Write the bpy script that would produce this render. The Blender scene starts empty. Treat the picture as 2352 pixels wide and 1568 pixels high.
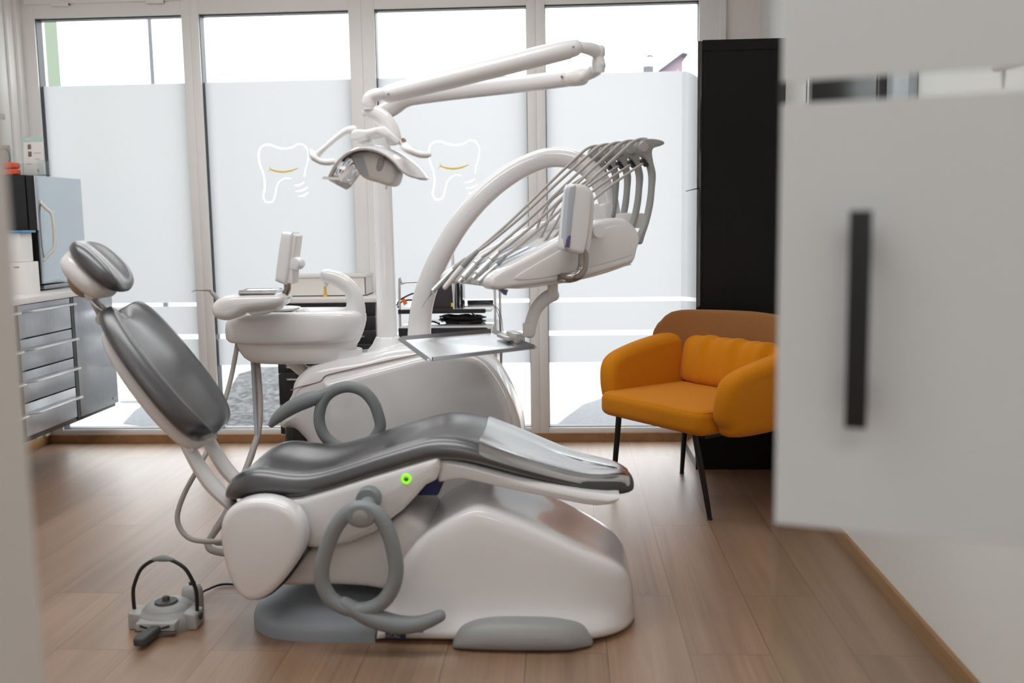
import bpy, bmesh, math, random
from mathutils import Vector, Matrix, noise
random.seed(7)
PI = math.pi
SC = bpy.context.scene
COL = SC.collection

# ---------------------------------------------------------------- camera, world, light, exposure
EYE = Vector((0, 0, 1.25))
FPX = 2276.414                      # focal length in pixels of the 2352 px wide frame
YAW, PITCH, ROLL = 0.05544917, 0.12044454, 0.01596445
_f = Vector((-math.sin(YAW) * math.cos(PITCH), math.cos(YAW) * math.cos(PITCH), -math.sin(PITCH)))
_r = Vector((math.cos(YAW), math.sin(YAW), 0))
_d = _f.cross(_r)
CR = math.cos(ROLL) * _r + math.sin(ROLL) * _d
CD = -math.sin(ROLL) * _r + math.cos(ROLL) * _d
CF = _f
cam = bpy.data.cameras.new('camera')
cam.sensor_width = 36.0
cam.lens = FPX / 2352 * 36.0
cam.clip_start = 0.05
cam.dof.use_dof = True
cam.dof.focus_distance = 4.1
cam.dof.aperture_fstop = 2.0
camo = bpy.data.objects.new('camera', cam)
COL.objects.link(camo)
U = -CD
camo.matrix_world = Matrix(((CR.x, U.x, -CF.x, EYE.x), (CR.y, U.y, -CF.y, EYE.y), (CR.z, U.z, -CF.z, EYE.z), (0, 0, 0, 1)))
SC.camera = camo

SC.view_settings.view_transform = 'Standard'
SC.view_settings.look = 'None'
SC.view_settings.gamma = 1.0
SC.view_settings.exposure = 0.0
SC.view_settings.use_curve_mapping = False

world = bpy.data.worlds.new('sky')
SC.world = world
world.use_nodes = True
_bg = world.node_tree.nodes['Background']
_bg.inputs[0].default_value = (0.95, 0.97, 1.0, 1)
_bg.inputs[1].default_value = 5.0

def area(name, loc, rot, sx, sy, power, col=(1, 1, 1)):
    l = bpy.data.lights.new(name, 'AREA')
    l.shape = 'RECTANGLE'; l.size = sx; l.size_y = sy; l.energy = power; l.color = col
    o = bpy.data.objects.new(name, l); COL.objects.link(o)
    o.location = loc; o.rotation_euler = rot
    return o
# assumed fill panels under the room and corridor ceilings, added to brighten the interior
area('fill_panel_room_front', (-1.0, 2.45, 2.66), (0, 0, 0), 2.4, 0.6, 28, (0.97, 0.985, 1.0))
area('fill_panel_room_window', (-1.0, 4.1, 2.66), (0, 0, 0), 2.6, 0.6, 25, (0.97, 0.985, 1.0))
area('fill_panel_doorway', (-0.6, 0.95, 2.66), (0, 0, 0), 1.6, 0.3, 5, (0.97, 0.985, 1.0))
area('fill_panel_corridor', (0.0, -1.0, 2.66), (0, 0, 0), 2.0, 0.8, 32, (0.97, 0.985, 1.0))
try:
    SC.cycles.max_bounces = 10
    SC.cycles.diffuse_bounces = 5
    SC.cycles.transparent_max_bounces = 16
    SC.cycles.sample_clamp_indirect = 6.0
    SC.cycles.use_denoising = True
    SC.cycles.caustics_reflective = False
    SC.cycles.caustics_refractive = False
except Exception:
    pass

# ---------------------------------------------------------------- measuring helpers
def ray(px, py):
    return CR * ((px - 1176) / FPX) + CD * ((py - 784) / FPX) + CF
def at(px, py, Y):
    v = ray(px, py); return EYE + v * (Y / v.y)
def atx(px, py, X):
    v = ray(px, py); return EYE + v * (X / v.x)
def fl(px, py, z=0.0):
    v = ray(px, py); return EYE + v * ((z - EYE.z) / v.z)
def onplane(px, py, p0, n):
    v = ray(px, py); return EYE + v * ((p0 - EYE).dot(n) / v.dot(n))

# ---------------------------------------------------------------- materials
def lin(c):
    return c / 12.92 if c <= 0.04045 else ((c + 0.055) / 1.055) ** 2.4
def rgb(r, g, b):
    return (lin(r / 255), lin(g / 255), lin(b / 255), 1)
def mat(name, col, rough=0.5, metal=0.0, spec=0.5, coat=0.0, sheen=0.0, bump=None, emis=None, var=0.0, vscale=30.0, coat_rough=0.05, aniso=None, stretch=None):
    m = bpy.data.materials.new(name); m.use_nodes = True
    nt = m.node_tree; b = nt.nodes['Principled BSDF']
    b.inputs['Base Color'].default_value = col
    b.inputs['Roughness'].default_value = rough
    b.inputs['Metallic'].default_value = metal
    b.inputs['Specular IOR Level'].default_value = spec
    b.inputs['Coat Weight'].default_value = coat
    b.inputs['Coat Roughness'].default_value = coat_rough
    b.inputs['Sheen Weight'].default_value = sheen
    tc = nt.nodes.new('ShaderNodeTexCoord')
    src = tc.outputs['Object']
    if stretch:
        mp = nt.nodes.new('ShaderNodeMapping'); mp.inputs['Scale'].default_value = stretch
        nt.links.new(src, mp.inputs['Vector']); src = mp.outputs['Vector']
    if var > 0 or bump:
        n = nt.nodes.new('ShaderNodeTexNoise'); n.inputs['Scale'].default_value = vscale; n.inputs['Detail'].default_value = 4
        nt.links.new(src, n.inputs['Vector'])
        if var > 0:
            mx = nt.nodes.new('ShaderNodeMixRGB'); mx.blend_type = 'MULTIPLY'
            mx.inputs['Color1'].default_value = col
            rp = nt.nodes.new('ShaderNodeValToRGB')
            rp.color_ramp.elements[0].color = (1 - var, 1 - var, 1 - var, 1); rp.color_ramp.elements[1].color = (1 + var * .3, 1 + var * .3, 1 + var * .3, 1)
            rp.color_ramp.elements[0].position = .3 if var < .5 else .40; rp.color_ramp.elements[1].position = .7 if var < .5 else .60
            nt.links.new(n.outputs['Fac'], rp.inputs[0]); nt.links.new(rp.outputs[0], mx.inputs['Color2']); mx.inputs['Fac'].default_value = 1
            nt.links.new(mx.outputs[0], b.inputs['Base Color'])
    if bump:
        n2 = nt.nodes.new('ShaderNodeTexNoise'); n2.inputs['Scale'].default_value = bump[0]; n2.inputs['Detail'].default_value = 3
        nt.links.new(src, n2.inputs['Vector'])
        bp = nt.nodes.new('ShaderNodeBump'); bp.inputs['Strength'].default_value = bump[1]; bp.inputs['Distance'].default_value = bump[2] if len(bump) > 2 else 0.002
        nt.links.new(n2.outputs['Fac'], bp.inputs['Height']); nt.links.new(bp.outputs[0], b.inputs['Normal'])
    if emis:
        b.inputs['Emission Color'].default_value = emis[0]; b.inputs['Emission Strength'].default_value = emis[1]
    return m

M = {}
M['white_plastic'] = mat('white_plastic', rgb(228, 227, 227), .2, spec=.5, coat=.5)
M['white_satin'] = mat('white_satin', rgb(228, 225, 222), .4)
M['offwhite'] = mat('offwhite', rgb(222, 218, 212), .5)
M['grey_plastic'] = mat('grey_plastic', rgb(134, 139, 141), .45, spec=.4)
M['grey_light'] = mat('grey_light', rgb(168, 168, 166), .4)
M['grey_mid'] = mat('grey_mid', rgb(150, 150, 148), .42)
M['grey_plate'] = mat('grey_plate', rgb(148, 155, 162), .5, spec=.4)
M['leather'] = mat('leather', rgb(36, 37, 41), .42, metal=.0, spec=.8, coat=1.0, coat_rough=.29, bump=(260, .05, .001))
M['leather'].node_tree.nodes['Principled BSDF'].inputs['Coat IOR'].default_value = 1.65
M['rubber'] = mat('rubber', rgb(66, 67, 66), .5)
M['black'] = mat('black', rgb(20, 20, 22), .4)
M['black_gloss'] = mat('black_gloss', rgb(13, 13, 15), .12)
M['black_wood'] = mat('black_wood', rgb(17, 14, 13), .4, spec=.22, var=.25, vscale=60, stretch=(1, 1, .06))
M['black_lacquer'] = mat('black_lacquer', rgb(26, 24, 26), .1, spec=1.0, coat=1.0, coat_rough=.03)
M['dark_drawer'] = mat('dark_drawer', rgb(28, 29, 34), .32)
M['steel'] = mat('steel', rgb(168, 170, 174), .3, metal=1.0, bump=(40, .03, .001), stretch=(30, 1, .6), var=.08, vscale=40)
M['steel_bright'] = mat('steel_bright', rgb(196, 198, 201), .16, metal=1.0)
M['steel_tray'] = mat('steel_tray', rgb(226, 227, 230), .26, metal=.9)
M['chrome'] = mat('chrome', rgb(205, 203, 200), .1, metal=1.0)
M['bronze_tube'] = mat('bronze_tube', rgb(150, 141, 134), .22, metal=1.0)
M['alu'] = mat('alu', rgb(222, 222, 222), .28, metal=.8)
M['hose'] = mat('hose', rgb(176, 168, 163), .5)
M['hose_grey'] = mat('hose_grey', rgb(160, 161, 166), .4)
M['wall_paint'] = mat('wall_paint', rgb(234, 233, 231), .8, spec=.2, bump=(180, .05, .001))
M['wall_warm'] = mat('wall_warm', rgb(246, 236, 231), .8, spec=.2)
M['frame_white'] = mat('frame_white', rgb(236, 234, 231), .35)
M['seal'] = mat('seal', rgb(42, 50, 58), .45)
M['ceiling_paint'] = mat('ceiling_paint', rgb(242, 241, 238), .9)
M['orange_fabric'] = mat('orange_fabric', rgb(210, 130, 12), .85, spec=.15, sheen=.08, bump=(420, .22, .001), var=.12, vscale=240)
M['brown_fabric'] = mat('brown_fabric', rgb(146, 100, 58), .9, spec=.15, sheen=.1, bump=(420, .3, .001), var=.2, vscale=380)
M['gold'] = mat('gold', rgb(214, 168, 60), .4, metal=.3)
M['paper'] = mat('paper', rgb(236, 234, 230), .6)
M['card_green'] = mat('card_green', rgb(190, 215, 208), .6)
M['photo_dark'] = mat('photo_dark', rgb(120, 115, 108), .6)
M['photo_grey'] = mat('photo_grey', rgb(176, 172, 166), .6)
M['orange_pack'] = mat('orange_pack', rgb(222, 92, 50), .4)
M['blue'] = mat('blue', rgb(92, 150, 190), .4)
M['blue_label'] = mat('blue_label', rgb(32, 36, 92), .5)
M['violet'] = mat('violet', rgb(92, 80, 130), .35)
M['screen_grey'] = mat('screen_grey', rgb(176, 182, 190), .2)
M['green_led'] = mat('green_led', rgb(120, 220, 30), .3, emis=(rgb(150, 235, 50), .8))
M['tag_orange'] = mat('tag_orange', rgb(226, 110, 50), .4)
M['yellow'] = mat('yellow', rgb(235, 205, 60), .4)
M['device_brown'] = mat('device_brown', rgb(52, 46, 50), .6, bump=(300, .3, .001))
M['reflector'] = mat('reflector', rgb(225, 222, 220), .06, metal=1.0)
M['strap_brown'] = mat('strap_brown', rgb(150, 118, 98), .45)
M['mirror_door'] = mat('mirror_door', rgb(196, 205, 212), .12, metal=.85)
M['pave'] = mat('pave', rgb(158, 156, 152), .9, var=.05, vscale=3)
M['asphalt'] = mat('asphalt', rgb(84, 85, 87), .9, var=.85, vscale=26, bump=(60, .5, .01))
M['ground_grey'] = mat('ground_grey', rgb(112, 115, 118), .9, var=.25, vscale=42)  # plain ground grey, also used to paint the shadow wedges on the pavement
M['green_wall'] = mat('green_wall', rgb(108, 120, 103), .9)
M['pink_wall'] = mat('pink_wall', rgb(132, 116, 126), .9)
M['roof_grey'] = mat('roof_grey', rgb(70, 74, 80), .9)
M['concrete'] = mat('concrete', rgb(92, 92, 98), .9)
M['sign_blue'] = mat('sign_blue', rgb(70, 110, 185), .5)
M['sign_red'] = mat('sign_red', rgb(220, 120, 80), .5)

def oak(name, base, dark, planks=True, spec=.5, rough=.3):
    m = bpy.data.materials.new(name); m.use_nodes = True
    nt = m.node_tree; b = nt.nodes['Principled BSDF']; N = nt.nodes.new; Lk = nt.links.new
    tc = N('ShaderNodeTexCoord')
    mp = N('ShaderNodeMapping'); mp.inputs['Scale'].default_value = (9.0, .55, 9.0)
    Lk(tc.outputs['Object'], mp.inputs['Vector'])
    br = None
    vec = mp.outputs['Vector']
    if planks:
        rot = N('ShaderNodeMapping'); rot.inputs['Rotation'].default_value = (0, 0, PI / 2)
        Lk(tc.outputs['Object'], rot.inputs['Vector'])
        br = N('ShaderNodeTexBrick'); br.offset = .37; br.inputs['Scale'].default_value = 1
        br.inputs['Brick Width'].default_value = 1.22; br.inputs['Row Height'].default_value = .235
        br.inputs['Mortar Size'].default_value = .0011; br.inputs['Mortar Smooth'].default_value = .1
        br.inputs['Color1'].default_value = (0, 0, 0, 1); br.inputs['Color2'].default_value = (1, 1, 1, 1); br.inputs['Mortar'].default_value = (.5, .5, .5, 1)
        Lk(rot.outputs['Vector'], br.inputs['Vector'])
        add = N('ShaderNodeVectorMath'); add.operation = 'MULTIPLY_ADD'
        Lk(br.outputs['Color'], add.inputs[0]); add.inputs[1].default_value = (7, 13, 5); Lk(mp.outputs['Vector'], add.inputs[2])
        vec = add.outputs[0]
    n1 = N('ShaderNodeTexNoise'); n1.inputs['Scale'].default_value = 1.4; n1.inputs['Detail'].default_value = 6; n1.inputs['Distortion'].default_value = .9
    Lk(vec, n1.inputs['Vector'])
    mp2 = N('ShaderNodeMapping'); mp2.inputs['Scale'].default_value = (11, .9, 11); Lk(vec, mp2.inputs['Vector'])
    n2 = N('ShaderNodeTexNoise'); n2.inputs['Scale'].default_value = 1.6; n2.inputs['Detail'].default_value = 5
    Lk(mp2.outputs[0], n2.inputs['Vector'])
    mx = N('ShaderNodeMath'); mx.operation = 'MULTIPLY_ADD'; Lk(n2.outputs['Fac'], mx.inputs[0]); mx.inputs[1].default_value = .45
    ml = N('ShaderNodeMath'); ml.operation = 'MULTIPLY'; Lk(n1.outputs['Fac'], ml.inputs[0]); ml.inputs[1].default_value = .55
    Lk(ml.outputs[0], mx.inputs[2])
    rp = N('ShaderNodeValToRGB'); rp.color_ramp.elements[0].position = .33; rp.color_ramp.elements[1].position = .66
    rp.color_ramp.elements[0].color = dark; rp.color_ramp.elements[1].color = base
    Lk(mx.outputs[0], rp.inputs[0])
    out = rp.outputs[0]
    if br:
        tint = N('ShaderNodeMixRGB'); tint.blend_type = 'MULTIPLY'; tint.inputs['Fac'].default_value = 1
        tr = N('ShaderNodeValToRGB'); tr.color_ramp.elements[0].color = (.86, .86, .86, 1); tr.color_ramp.elements[1].color = (1.06, 1.05, 1.04, 1)
        Lk(br.outputs['Color'], tr.inputs[0]); Lk(out, tint.inputs['Color1']); Lk(tr.outputs[0], tint.inputs['Color2'])
        jo = N('ShaderNodeMixRGB'); jo.blend_type = 'MIX'; Lk(br.outputs['Fac'], jo.inputs['Fac']); Lk(tint.outputs[0], jo.inputs['Color1'])
        jo.inputs['Color2'].default_value = (dark[0] * .35, dark[1] * .35, dark[2] * .35, 1)
        out = jo.outputs[0]
    Lk(out, b.inputs['Base Color'])
    rr = N('ShaderNodeMapRange'); rr.inputs['To Min'].default_value = rough - .06; rr.inputs['To Max'].default_value = rough + .08
    Lk(n2.outputs['Fac'], rr.inputs['Value']); Lk(rr.outputs[0], b.inputs['Roughness'])
    bp = N('ShaderNodeBump'); bp.inputs['Strength'].default_value = .12; bp.inputs['Distance'].default_value = .0015
    Lk(mx.outputs[0], bp.inputs['Height']); Lk(bp.outputs[0], b.inputs['Normal'])
    b.inputs['Specular IOR Level'].default_value = spec
    if planks:
        b.inputs['Coat Weight'].default_value = .3; b.inputs['Coat Roughness'].default_value = .36; b.inputs['Coat IOR'].default_value = 1.6
    return m
M['floor'] = oak('floor_oak', rgb(160, 128, 101), rgb(128, 99, 75), True, spec=1.0, rough=.42)
M['skirting_oak'] = oak('skirting_oak', rgb(176, 136, 96), rgb(140, 102, 66), False, spec=.4, rough=.45)

def glass_mat(name, tint=(.98, .99, .985, 1), gloss=.03, rough=.01):
    m = bpy.data.materials.new(name); m.use_nodes = True
    nt = m.node_tree; N = nt.nodes.new; Lk = nt.links.new
    nt.nodes.remove(nt.nodes['Principled BSDF']); o = nt.nodes['Material Output']
    t = N('ShaderNodeBsdfTransparent'); t.inputs[0].default_value = tint
    g = N('ShaderNodeBsdfGlossy'); g.inputs['Roughness'].default_value = rough
    lw = N('ShaderNodeLayerWeight'); lw.inputs['Blend'].default_value = .5
    pw = N('ShaderNodeMath'); pw.operation = 'POWER'; Lk(lw.outputs['Facing'], pw.inputs[0]); pw.inputs[1].default_value = 4
    ma = N('ShaderNodeMath'); ma.operation = 'MULTIPLY_ADD'; Lk(pw.outputs[0], ma.inputs[0]); ma.inputs[1].default_value = .7; ma.inputs[2].default_value = gloss
    mx = N('ShaderNodeMixShader'); Lk(ma.outputs[0], mx.inputs[0]); Lk(t.outputs[0], mx.inputs[1]); Lk(g.outputs[0], mx.inputs[2])
    Lk(mx.outputs[0], o.inputs[0])
    return m
M['glass'] = glass_mat('clear_glass')
M['door_glass'] = glass_mat('door_glass', (.95, .97, .96, 1))

def film_mat(name, tcol, dcol, tw=.85, rough=.3):
    m = bpy.data.materials.new(name); m.use_nodes = True
    nt = m.node_tree; N = nt.nodes.new; Lk = nt.links.new
    nt.nodes.remove(nt.nodes['Principled BSDF']); o = nt.nodes['Material Output']
    t = N('ShaderNodeBsdfTranslucent'); t.inputs[0].default_value = tcol
    d = N('ShaderNodeBsdfDiffuse'); d.inputs[0].default_value = dcol
    mx = N('ShaderNodeMixShader'); mx.inputs[0].default_value = tw
    Lk(d.outputs[0], mx.inputs[1]); Lk(t.outputs[0], mx.inputs[2])
    g = N('ShaderNodeBsdfGlossy'); g.inputs['Roughness'].default_value = rough
    m2 = N('ShaderNodeMixShader'); m2.inputs[0].default_value = .04
    Lk(mx.outputs[0], m2.inputs[1]); Lk(g.outputs[0], m2.inputs[2])
    Lk(m2.outputs[0], o.inputs[0])
    return m
M['window_film'] = film_mat('frosted_window_film', (.385, .385, .392, 1), (.6, .6, .6, 1), .94)
M['gold_film'] = film_mat('gold_film', (.92, .58, .10, 1), (.62, .42, .1, 1), .88)
M['door_film'] = film_mat('frosted_door_film', (.88, .89, .90, 1), (.88, .88, .87, 1), .6)
M['clear_cover'] = glass_mat('clear_cover', (.9, .9, .91, 1), .5, .22)
M['acrylic'] = glass_mat('acrylic', (.92, .95, .95, 1))

# ---------------------------------------------------------------- building helpers
WL = {}
def thing(name, loc, label, cat, group=None):
    o = bpy.data.objects.new(name, None); COL.objects.link(o)
    o.empty_display_size = .05
    o.location = loc; o['label'] = label; o['category'] = cat
    if group: o['group'] = group
    WL[o.name] = Vector(loc)
    return o
def struct_root(name, loc):
    o = bpy.data.objects.new(name, None); COL.objects.link(o)
    o.location = loc; o['kind'] = 'structure'; o.empty_display_size = .05
    WL[o.name] = Vector(loc)
    return o
def tag(o, label, cat, group=None):
    o['label'] = label; o['category'] = cat
    if group: o['group'] = group
    return o
def obj(name, bm, m, parent=None, smooth=True, angle=40, label=None, subsurf=0, origin=None):
    bmesh.ops.remove_doubles(bm, verts=bm.verts[:], dist=1e-6)
    bmesh.ops.recalc_face_normals(bm, faces=bm.faces[:])
    if parent is not None: off = WL[parent.name]
    elif origin is not None: off = Vector(origin)
    else:
        if bm.verts:
            mn = Vector((min(v.co.x for v in bm.verts), min(v.co.y for v in bm.verts), min(v.co.z for v in bm.verts)))
            mxx = Vector((max(v.co.x for v in bm.verts), max(v.co.y for v in bm.verts), 0))
            off = Vector(((mn.x + mxx.x) / 2, (mn.y + mxx.y) / 2, mn.z))
        else: off = Vector()
    for v in bm.verts: v.co -= off
    me = bpy.data.meshes.new(name); bm.to_mesh(me); bm.free()
    ms = m if isinstance(m, (list, tuple)) else [m]
    for q in ms: me.materials.append(M[q] if isinstance(q, str) else q)
    if smooth and len(me.polygons):
        me.polygons.foreach_set('use_smooth', [True] * len(me.polygons))
        me.set_sharp_from_angle(angle=math.radians(angle))
    o = bpy.data.objects.new(name, me); COL.objects.link(o)
    if parent is not None:
        o.parent = parent; WL[o.name] = off.copy()
    else:
        o.location = off; WL[o.name] = off.copy()
    if label: o['label'] = label
    if subsurf:
        s = o.modifiers.new('smooth', 'SUBSURF'); s.levels = subsurf; s.render_levels = subsurf
    return o
def struct(name, bm, m, parent=None, smooth=False):
    o = obj(name, bm, m, parent, smooth=smooth)
    if parent is None: o['kind'] = 'structure'
    return o
def new(): return bmesh.new()

def add_box(bm, x0, x1, y0, y1, z0, z1, bev=0.0, seg=2, mi=0):
    t = bmesh.new()
    vs = [t.verts.new((x, y, z)) for x in (x0, x1) for y in (y0, y1) for z in (z0, z1)]
    for f in ((0, 1, 3, 2), (4, 6, 7, 5), (0, 4, 5, 1), (2, 3, 7, 6), (0, 2, 6, 4), (1, 5, 7, 3)):
        t.faces.new([vs[i] for i in f])
    bmesh.ops.recalc_face_normals(t, faces=t.faces[:])
    if bev: bmesh.ops.bevel(t, geom=t.edges[:], offset=bev, segments=seg, profile=.6, affect='EDGES', clamp_overlap=True)
    merge(bm, t, mi=mi)
    return bm
def merge(bm, t, mat4=None, mi=0):
    mp = {}
    for v in t.verts: mp[v] = bm.verts.new(mat4 @ v.co if mat4 else v.co)
    for f in t.faces:
        try:
            nf = bm.faces.new([mp[v] for v in f.verts]); nf.material_index = mi
        except ValueError: pass
    t.free()
def box(*a, **k):
    return add_box(new(), *a, **k)
def add_obox(bm, o, u, v, w, bev=0.0, mi=0):
    """box from corner o along vectors u, v, w"""
    t = bmesh.new()
    vs = [t.verts.new(o + u * i + v * j + w * k) for i in (0, 1) for j in (0, 1) for k in (0, 1)]
    for f in ((0, 1, 3, 2), (4, 6, 7, 5), (0, 4, 5, 1), (2, 3, 7, 6), (0, 2, 6, 4), (1, 5, 7, 3)):
        t.faces.new([vs[i] for i in f])
    bmesh.ops.recalc_face_normals(t, faces=t.faces[:])
    if bev: bmesh.ops.bevel(t, geom=t.edges[:], offset=bev, segments=2, profile=.6, affect='EDGES', clamp_overlap=True)
    merge(bm, t, mi=mi); return bm

def cr_curve(P, sub=6, closed=False):
    """Catmull-Rom through the points (tuples/vectors of any length)"""
    n = len(P); out = []
    k = len(P[0])
    rng = range(n) if closed else range(n - 1)
    for i in rng:
        if closed: a, b, c, d = P[(i - 1) % n], P[i], P[(i + 1) % n], P[(i + 2) % n]
        else: a, b, c, d = P[max(i - 1, 0)], P[i], P[i + 1], P[min(i + 2, n - 1)]
        for s in range(sub):
            t = s / sub
            out.append(tuple(.5 * ((2 * b[j]) + (-a[j] + c[j]) * t + (2 * a[j] - 5 * b[j] + 4 * c[j] - d[j]) * t * t + (-a[j] + 3 * b[j] - 3 * c[j] + d[j]) * t ** 3) for j in range(k)))
    if not closed: out.append(tuple(P[-1]))
    return out

def tube(bm, pts, r, n=12, sub=5, closed=False, round_ends=True, flat=1.0, up=None, ribs=0.0, mi=0):
    """swept tube; r a number or a list per control point; flat squashes along the binormal"""
    rs = r if isinstance(r, (list, tuple)) else [r] * len(pts)
    C = [tuple(p) + (q,) for p, q in zip(pts, rs)]
    C = cr_curve(C, sub, closed) if sub > 1 else C
    P = [Vector(c[:3]) for c in C]; R = [c[3] for c in C]
    m = len(P)
    T = []
    for i in range(m):
        a = P[(i - 1) % m] if closed else P[max(i - 1, 0)]
        b = P[(i + 1) % m] if closed else P[min(i + 1, m - 1)]
        d = (b - a)
        T.append(d.normalized() if d.length > 1e-9 else Vector((0, 0, 1)))
    ref = Vector(up) if up else (Vector((0, 1, 0)) if abs(T[0].y) < .9 else Vector((1, 0, 0)))
    nrm = (ref - T[0] * ref.dot(T[0])).normalized()
    rings = []
    def ring(c, nn, bb, rr):
        return [bm.verts.new(c + nn * (math.cos(2 * PI * k / n) * rr) + bb * (math.sin(2 * PI * k / n) * rr * flat)) for k in range(n)]
    N = []
    for i in range(m):
        if up: nrm = (ref - T[i] * ref.dot(T[i])).normalized()
        else: nrm = (nrm - T[i] * nrm.dot(T[i])).normalized()
        N.append(nrm.copy())
    def emit(i, off, sc):
        b = T[i].cross(N[i])
        rings.append(ring(P[i] + T[i] * off, N[i], b, max(R[i] * sc, 1e-5)))
    if not closed and round_ends:
        for a in (80, 60, 40, 20): emit(0, -R[0] * math.sin(math.radians(a)), math.cos(math.radians(a)))
    for i in range(m):
        emit(i, 0, 1 + (ribs if i % 2 else 0))
    if not closed and round_ends:
        for a in (20, 40, 60, 80): emit(m - 1, R[-1] * math.sin(math.radians(a)), math.cos(math.radians(a)))
    L = len(rings)
    for i in range(L if closed else L - 1):
        A, B = rings[i], rings[(i + 1) % L]
        for k in range(n):
            f = bm.faces.new((A[k], A[(k + 1) % n], B[(k + 1) % n], B[k])); f.material_index = mi
    if not closed:
        f = bm.faces.new(rings[0][::-1]); f.material_index = mi
        f = bm.faces.new(rings[-1]); f.material_index = mi
    return bm

def loft(bm, loops, cap=True, closed=False, mi=0):
    V = [[bm.verts.new(p) for p in L] for L in loops]
    n = len(V[0])
    for i in range(len(V) - 1 + (1 if closed else 0)):
        A, B = V[i], V[(i + 1) % len(V)]
        for k in range(n):
            f = bm.faces.new((A[k], A[(k + 1) % n], B[(k + 1) % n], B[k])); f.material_index = mi
    if cap and not closed:
        f = bm.faces.new(V[0][::-1]); f.material_index = mi
        f = bm.faces.new(V[-1]); f.material_index = mi
    return bm

def area2(P):
    return sum(P[i][0] * P[(i + 1) % len(P)][1] - P[(i + 1) % len(P)][0] * P[i][1] for i in range(len(P))) / 2
_IC = {}
def inset(P, d):
    """parallel curve of a closed polygon; points that would cross over are merged"""
    if abs(d) < 1e-9: return list(P)
    key = (tuple(P), round(d, 7))
    if key in _IC: return list(_IC[key])
    s = 1 if area2(P) > 0 else -1
    n = len(P); out = []
    for i in range(n):
        a, b, c = P[i - 1], P[i], P[(i + 1) % n]
        e1 = (b[0] - a[0], b[1] - a[1]); e2 = (c[0] - b[0], c[1] - b[1])
        l1 = math.hypot(*e1) or 1e-9; l2 = math.hypot(*e2) or 1e-9
        n1 = (-e1[1] / l1 * s, e1[0] / l1 * s); n2 = (-e2[1] / l2 * s, e2[0] / l2 * s)
        m = (n1[0] + n2[0], n1[1] + n2[1]); q = 1 + n1[0] * n2[0] + n1[1] * n2[1]
        q = max(q, .35)
        out.append((b[0] + m[0] / q * d, b[1] + m[1] / q * d))
    if d > 0:
        def dist(p):
            best = 1e9
            for i in range(n):
                ax, ay = P[i - 1]; bx, by = P[i]
                dx, dy = bx - ax, by - ay; L = dx * dx + dy * dy
                t = 0 if L < 1e-18 else max(0, min(1, ((p[0] - ax) * dx + (p[1] - ay) * dy) / L))
                qx, qy = p[0] - ax - dx * t, p[1] - ay - dy * t
                best = min(best, qx * qx + qy * qy)
            return math.sqrt(best)
        def inside(p):
            c = False
            for i in range(n):
                x1, y1 = P[i - 1]; x2, y2 = P[i]
                if (y1 > p[1]) != (y2 > p[1]) and p[0] < (x2 - x1) * (p[1] - y1) / (y2 - y1) + x1: c = not c
            return c
        ok = [dist(p) > d * .985 and inside(p) for p in out]
        if any(ok) and not all(ok):
            for i in range(n):
                if ok[i]: continue
                j = i
                while not ok[j % n]: j += 1
                k = i
                while not ok[k % n]: k -= 1
                f = (i - k) / (j - k)
                A, B_ = out[k % n], out[j % n]
                mx_, my_ = (A[0] + B_[0]) / 2, (A[1] + B_[1]) / 2
                if math.hypot(A[0] - B_[0], A[1] - B_[1]) < d * 2.5: out[i] = (mx_, my_) if False else (A[0] + (B_[0] - A[0]) * f, A[1] + (B_[1] - A[1]) * f)
                else: out[i] = (A[0] + (B_[0] - A[0]) * f, A[1] + (B_[1] - A[1]) * f)
    _IC[key] = list(out)
    return out
def fillet(P, r, seg=4):
    """round the corners of a polygon; r number or list"""
    n = len(P); out = []
    for i in range(n):
        a, b, c = Vector(P[i - 1]), Vector(P[i]), Vector(P[(i + 1) % n])
        rr = r[i] if isinstance(r, (list, tuple)) else r
        u = a - b; v = c - b
        lu, lv = u.length, v.length
        if rr <= 0 or lu < 1e-6 or lv < 1e-6: out.append(tuple(b)); continue
        u /= lu; v /= lv
        ang = math.acos(max(-1, min(1, u.dot(v))))
        t = min(rr / max(math.tan(ang / 2), .05), lu * .49, lv * .49)
        p0, p1 = b + u * t, b + v * t
        for k in range(seg + 1):
            s = k / seg
            out.append(tuple(p0 * (1 - s) ** 2 + b * 2 * s * (1 - s) + p1 * s * s))
    return out
def slab_layers(r0, r1, D, seg=4):
    L = []
    if r0 > 0:
        for k in range(seg + 1):
            a = k / seg * PI / 2
            L.append((r0 * (1 - math.sin(a)), r0 * (1 - math.cos(a))))
    else: L.append((0, 0))
    if r1 > 0:
        for k in range(seg + 1):
            a = (1 - k / seg) * PI / 2
            L.append((r1 * (1 - math.sin(a)), D - r1 * (1 - math.cos(a))))
    else: L.append((0, D))
    return L
def slab(bm, P, frame, D, r0=.01, r1=None, seg=4, mi=0):
    """P in 2D; frame = (origin, ex, ey, en): extrude along en by D with rounded rims"""
    if r1 is None: r1 = r0
    o, ex, ey, en = frame
    loops = []
    for ins, dep in slab_layers(r0, r1, D, seg):
        loops.append([o + ex * p[0] + ey * p[1] + en * dep for p in inset(P, ins)])
    return loft(bm, loops, mi=mi)
XZ = lambda Y: (Vector((0, Y, 0)), Vector((1, 0, 0)), Vector((0, 0, 1)), Vector((0, 1, 0)))
XY = lambda Z: (Vector((0, 0, Z)), Vector((1, 0, 0)), Vector((0, 1, 0)), Vector((0, 0, 1)))
def px_xz(P, Y):
    return [(q.x, q.z) for q in (at(a, b, Y) for a, b in P)]
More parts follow.
